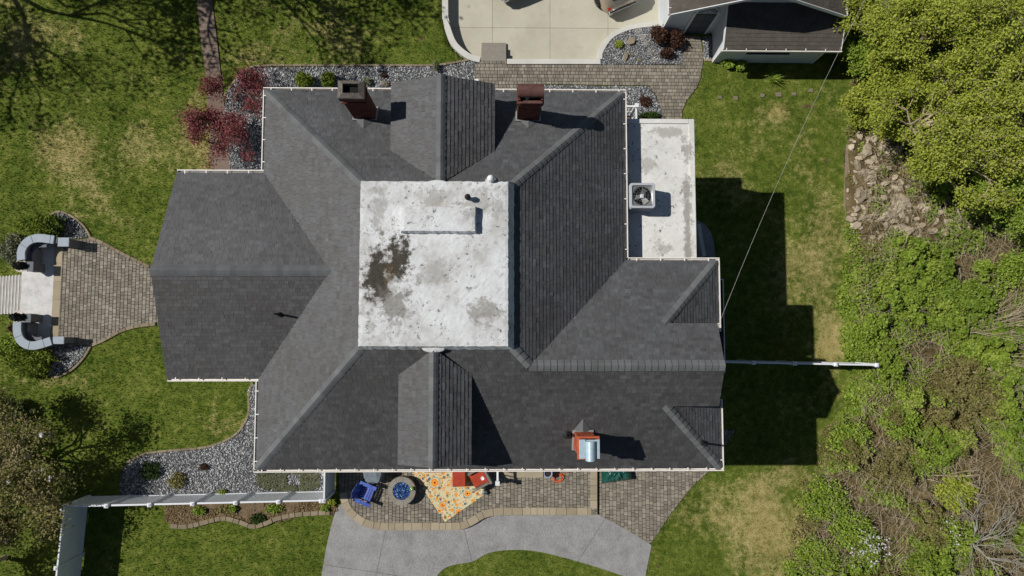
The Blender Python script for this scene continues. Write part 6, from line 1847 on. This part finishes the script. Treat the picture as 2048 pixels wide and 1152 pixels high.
crown_tree('dark green bushy tree behind the garage on the wood edge', 1752, 90, 1.5, 2.6, .9, 6, m_leaf_mid, 9000, (.035, .065), .55, **k_)
crown_tree('mid green tree at the right edge right of the rocks', 2030, 395, 2.2, 3.4, .9, 6, m_leaf_mid, 9000, (.035, .065), .75, **k_)
# shrubs along the middle and lower wood
for px, py, rx_, h_, mm, lb in ((1830, 590, 1.0, .9, m_leaf_mid, 'green shrub in the middle of the wood below the rocks'), (1900, 600, 1.0, 1.0, m_leaf_mid, 'green shrub right of the middle shrub in the wood'), (2010, 545, 1.1, 1.2, m_leaf_mid, 'bright green shrub at the right edge of the wood'),
        (1720, 690, .9, .7, m_leaf_mid, 'green shrub beside the tip of the white fence'), (1700, 880, 1.1, .9, m_leaf_mid, 'green shrub at the end of the house shadow'), (1790, 840, 1.0, 1.0, m_leaf_mid, 'leafy shrub deep in the wood below the fence tip'), (1650, 1000, 1.2, .9, m_leaf_mid, 'green shrub edging the dry lawn at the lower right'), (1700, 1060, 1.1, .9, m_leaf_mid, 'green shrub left of the white blossoms'), (1900, 980, 1.0, .8, m_leaf_lime, 'light green shrub in the lower right wood'), (1640, 1110, 1.0, .8, m_leaf_mid, 'green shrub at the bottom edge by the dry lawn'), (1830, 920, .9, .8, m_leaf_mid, 'green shrub above the bare reddish patch'), (1960, 800, 1.0, .9, m_leaf_olive, 'olive shrub at the right between bare branches')):
    bush(lb, px, py, rx_, rx_ * .85, h_, mm, 5200, (.035, .07), zpx=.4)
# bare leaning saplings fanning to the right
def sapling(label, px, py, dx, dy, L, n_, m, r=.02, name='bare_sapling', dz_=.45, depth=2):
    c = W(px, py, .3); gz = float(ground_h(c.x, c.y))
    t = thing(name, label, 'sapling', (c.x, c.y, gz)); segs = []; tips = []
    for i in range(n_):
        a = math.atan2(dy, dx) + random.gauss(0, .22)
        grow((c.x + random.gauss(0, .08), c.y + random.gauss(0, .08), gz - .05), (math.cos(a), math.sin(a), dz_ * random.uniform(.6, 1.3)), L * random.uniform(.75, 1.1), r, depth, segs, tips, .3, .05, (2, 3), .75, .08)
    tubes('branches', [(a_, b_, max(.006, c_), max(.005, d_)) for a_, b_, c_, d_ in segs], m, t, 5, tint=np.repeat(rng.random(len(segs)), 10))
    return t
sapling('bare tan sapling fanning right from the middle of the wood', 1868, 680, 1, .05, 1.7, 9, m_bareb)
sapling('bare tan sapling fanning up right at the right edge', 1950, 660, 1, .5, 1.5, 10, m_bareb)
sapling('bare tan sapling reaching right below the fan of branches', 1890, 730, 1, -.1, 1.5, 8, m_bareb)
sapling('bare tan branches at the right edge above the lower wood', 1985, 900, 1, .15, 1.3, 9, m_bareb)
sapling('bare grey brush beside the white fence tip', 1775, 700, .6, -.5, .9, 6, m_bark, .016)
sapling('bare grey brush in the middle of the wood above the fence', 1760, 600, .9, .2, .9, 6, m_bark, .014)
sapling('bare brown limb pointing right over the reddish patch', 1830, 950, 1, -.08, 1.3, 2, m_bareb, .03, dz_=.15)
c = W(1945, 1075, 1.0)
tree('leafless white-barked tree at the lower right corner', (c.x, c.y - .3, 0), 4.2, 7, .8, 4, None, 0, None, m_whitebark, 'bare_tree', trunk_r=.07, trunk_frac=.2, up=.08, shrink=.76, L0=.9, lean=(.05, .05))
# blossom shrubs
for px, py, n_, lb in ((1735, 1090, 90, 'shrub with white blossoms at the lower right'), (1890, 1065, 45, 'small white-blossomed shrub beside the bare white tree')):
    c = W(px, py, .6); t = bush(lb, px, py, .8, .75, 1.0, m_leaf_mid, 2600, (.035, .06), zpx=.6)
    P_ = rng.normal(0, 1, (n_, 3)) * np.array([.4, .36, .1]) + np.array([c.x, c.y, 1.08])
    leaf_mesh('blossom', np.repeat(P_, 3, 0) + rng.normal(0, .03, (n_ * 3, 3)), (.025, .045), m_petal, t, .8)

# ------------------------------------------------------------------ stones in the lawn and the driveway bed
sp = thing('stepping_stones', 'row of small stepping stones set in the lawn below the garage', 'path', W(1500, 190, 0))
for px, py, a_ in ((1440, 195, .13), (1471, 196, .17), (1525, 191, .14), (1557, 189, .2), (1588, 188, .14), (1622, 181, .15)):
    c = W(px, py); ps = [(c.x + a_ * random.uniform(.8, 1.1) * math.cos(t_) , c.y + a_ * .8 * random.uniform(.8, 1.1) * math.sin(t_)) for t_ in [PI / 4 + PI / 2 * i + random.gauss(0, .1) for i in range(4)]]
    b = MB(); b.prism(ps, -.05, .03); b.build('stone', m_rockg, sp, own=True, bevel=.008, seg=1)
bs = thing('flagstone_row', 'row of grey square flagstones crossing the driveway gravel', 'path', W(1290, 90, 0))
for px, py in ((1277, 60), (1285, 75), (1292, 87), (1300, 104), (1307, 121)):
    c = W(px, py); b = MB(); b.M = at(c.x, c.y, 0, math.radians(-62 if py < 70 else 62)); s_ = .13; b.box(-s_ * 1.15, s_ * 1.15, -s_, s_, -.08, .035); b.build('flagstone', m_flag, bs, own=True, bevel=.01, seg=1, tint=random.random())
for px, py, r_, lb in ((1262, 84, .2, 'large tan rock in the driveway gravel bed'), (1251, 113, .18, 'tan rock near the kerb end of the driveway gravel bed'), (1267, 110, .11, 'small flat rock in the driveway gravel bed'), (1274, 109, .09, 'smallest rock in the driveway gravel bed'), (1279, 121, .15, 'squarish pinkish rock by the paver walk in the driveway gravel')):
    c = W(px, py); o = rock('garden_rock', c.x, c.y, -.03, r_, m_rockg, None, .7); tag(o, lb, 'rock', 'rocks in the driveway gravel')
for px, py, lb in ((686, 300, None),):
    pass
c = W(508, 186); o = rock('garden_rock', c.x, c.y, .01, .2, m_rockg, None, .6); tag(o, 'tan rock in gravel beside the red maple', 'rock')
c = W(771, 170); o = rock('garden_rock', c.x, c.y, .01, .22, m_rockg, None, .6); tag(o, 'grey-brown rock under the left edge of the north dormer', 'rock')

# small curved landing in the shade beside the flat wing
ps = smooth_line(WP([(1392, 440), (1412, 452), (1426, 480), (1430, 530), (1426, 560)]), 4)
slab('shaded_landing', ps + [(px1 - .1, ps[-1][1]), (px1 - .1, ps[0][1])], -.1, .05, m_greycon)
lw = thing('low_wall', 'pale low wall in the shade beside the flat wing', 'wall', W(1402, 480, 0))
wall_strip('wall_stem', WP([(1397, 448), (1402, 480), (1408, 512)], .5), .16, .0, .55, m_wallcap, lw)

c = W(953, 161, .9); t = thing('garden_post', 'short white post standing between gravel and paver walk', 'post', (c.x, c.y, 0))
b = MB(); b.box(c.x - .07, c.x + .07, c.y - .05, c.y + .05, -.1, .86); b.build('shaft', m_white, t)
b = MB(); b.box(c.x - .09, c.x + .09, c.y - .065, c.y + .065, .861, .92); b.build('cap', m_white, t, bevel=.012)
# ------------------------------------------------------------------ overhead cable and its pole
p0 = Vector((RXE - .22, RY + .35, 8.2)); pe = W(1733, 0, 7.0); d_ = (pe - p0); p1 = p0 + d_ * 1.35; p1.z = 7.4
pts = [p0.lerp(p1, i / 30) + Vector((0, 0, -1.1 * 4 * (i / 30) * (1 - i / 30))) for i in range(31)]
b = MB(); b.tube(pts, .0045, 6); tag(b.build('overhead_cable', m_cable), 'thin overhead cable crossing the lawn to the right wing gable', 'cable')
up_ = thing('utility_pole', 'wooden utility pole carrying the cable beyond the top edge', 'pole', (p1.x, p1.y, 0))
b = MB(); b.lathe([(.15, -.3), (.11, 8.2), (0, 8.22)], 12, p1.x, p1.y); b.build('pole', m_bark, up_)
b = MB(); b.box(p1.x - .8, p1.x + .8, p1.y - .05, p1.y + .05, 7.3, 7.42); b.build('crossarm', m_bark, up_)
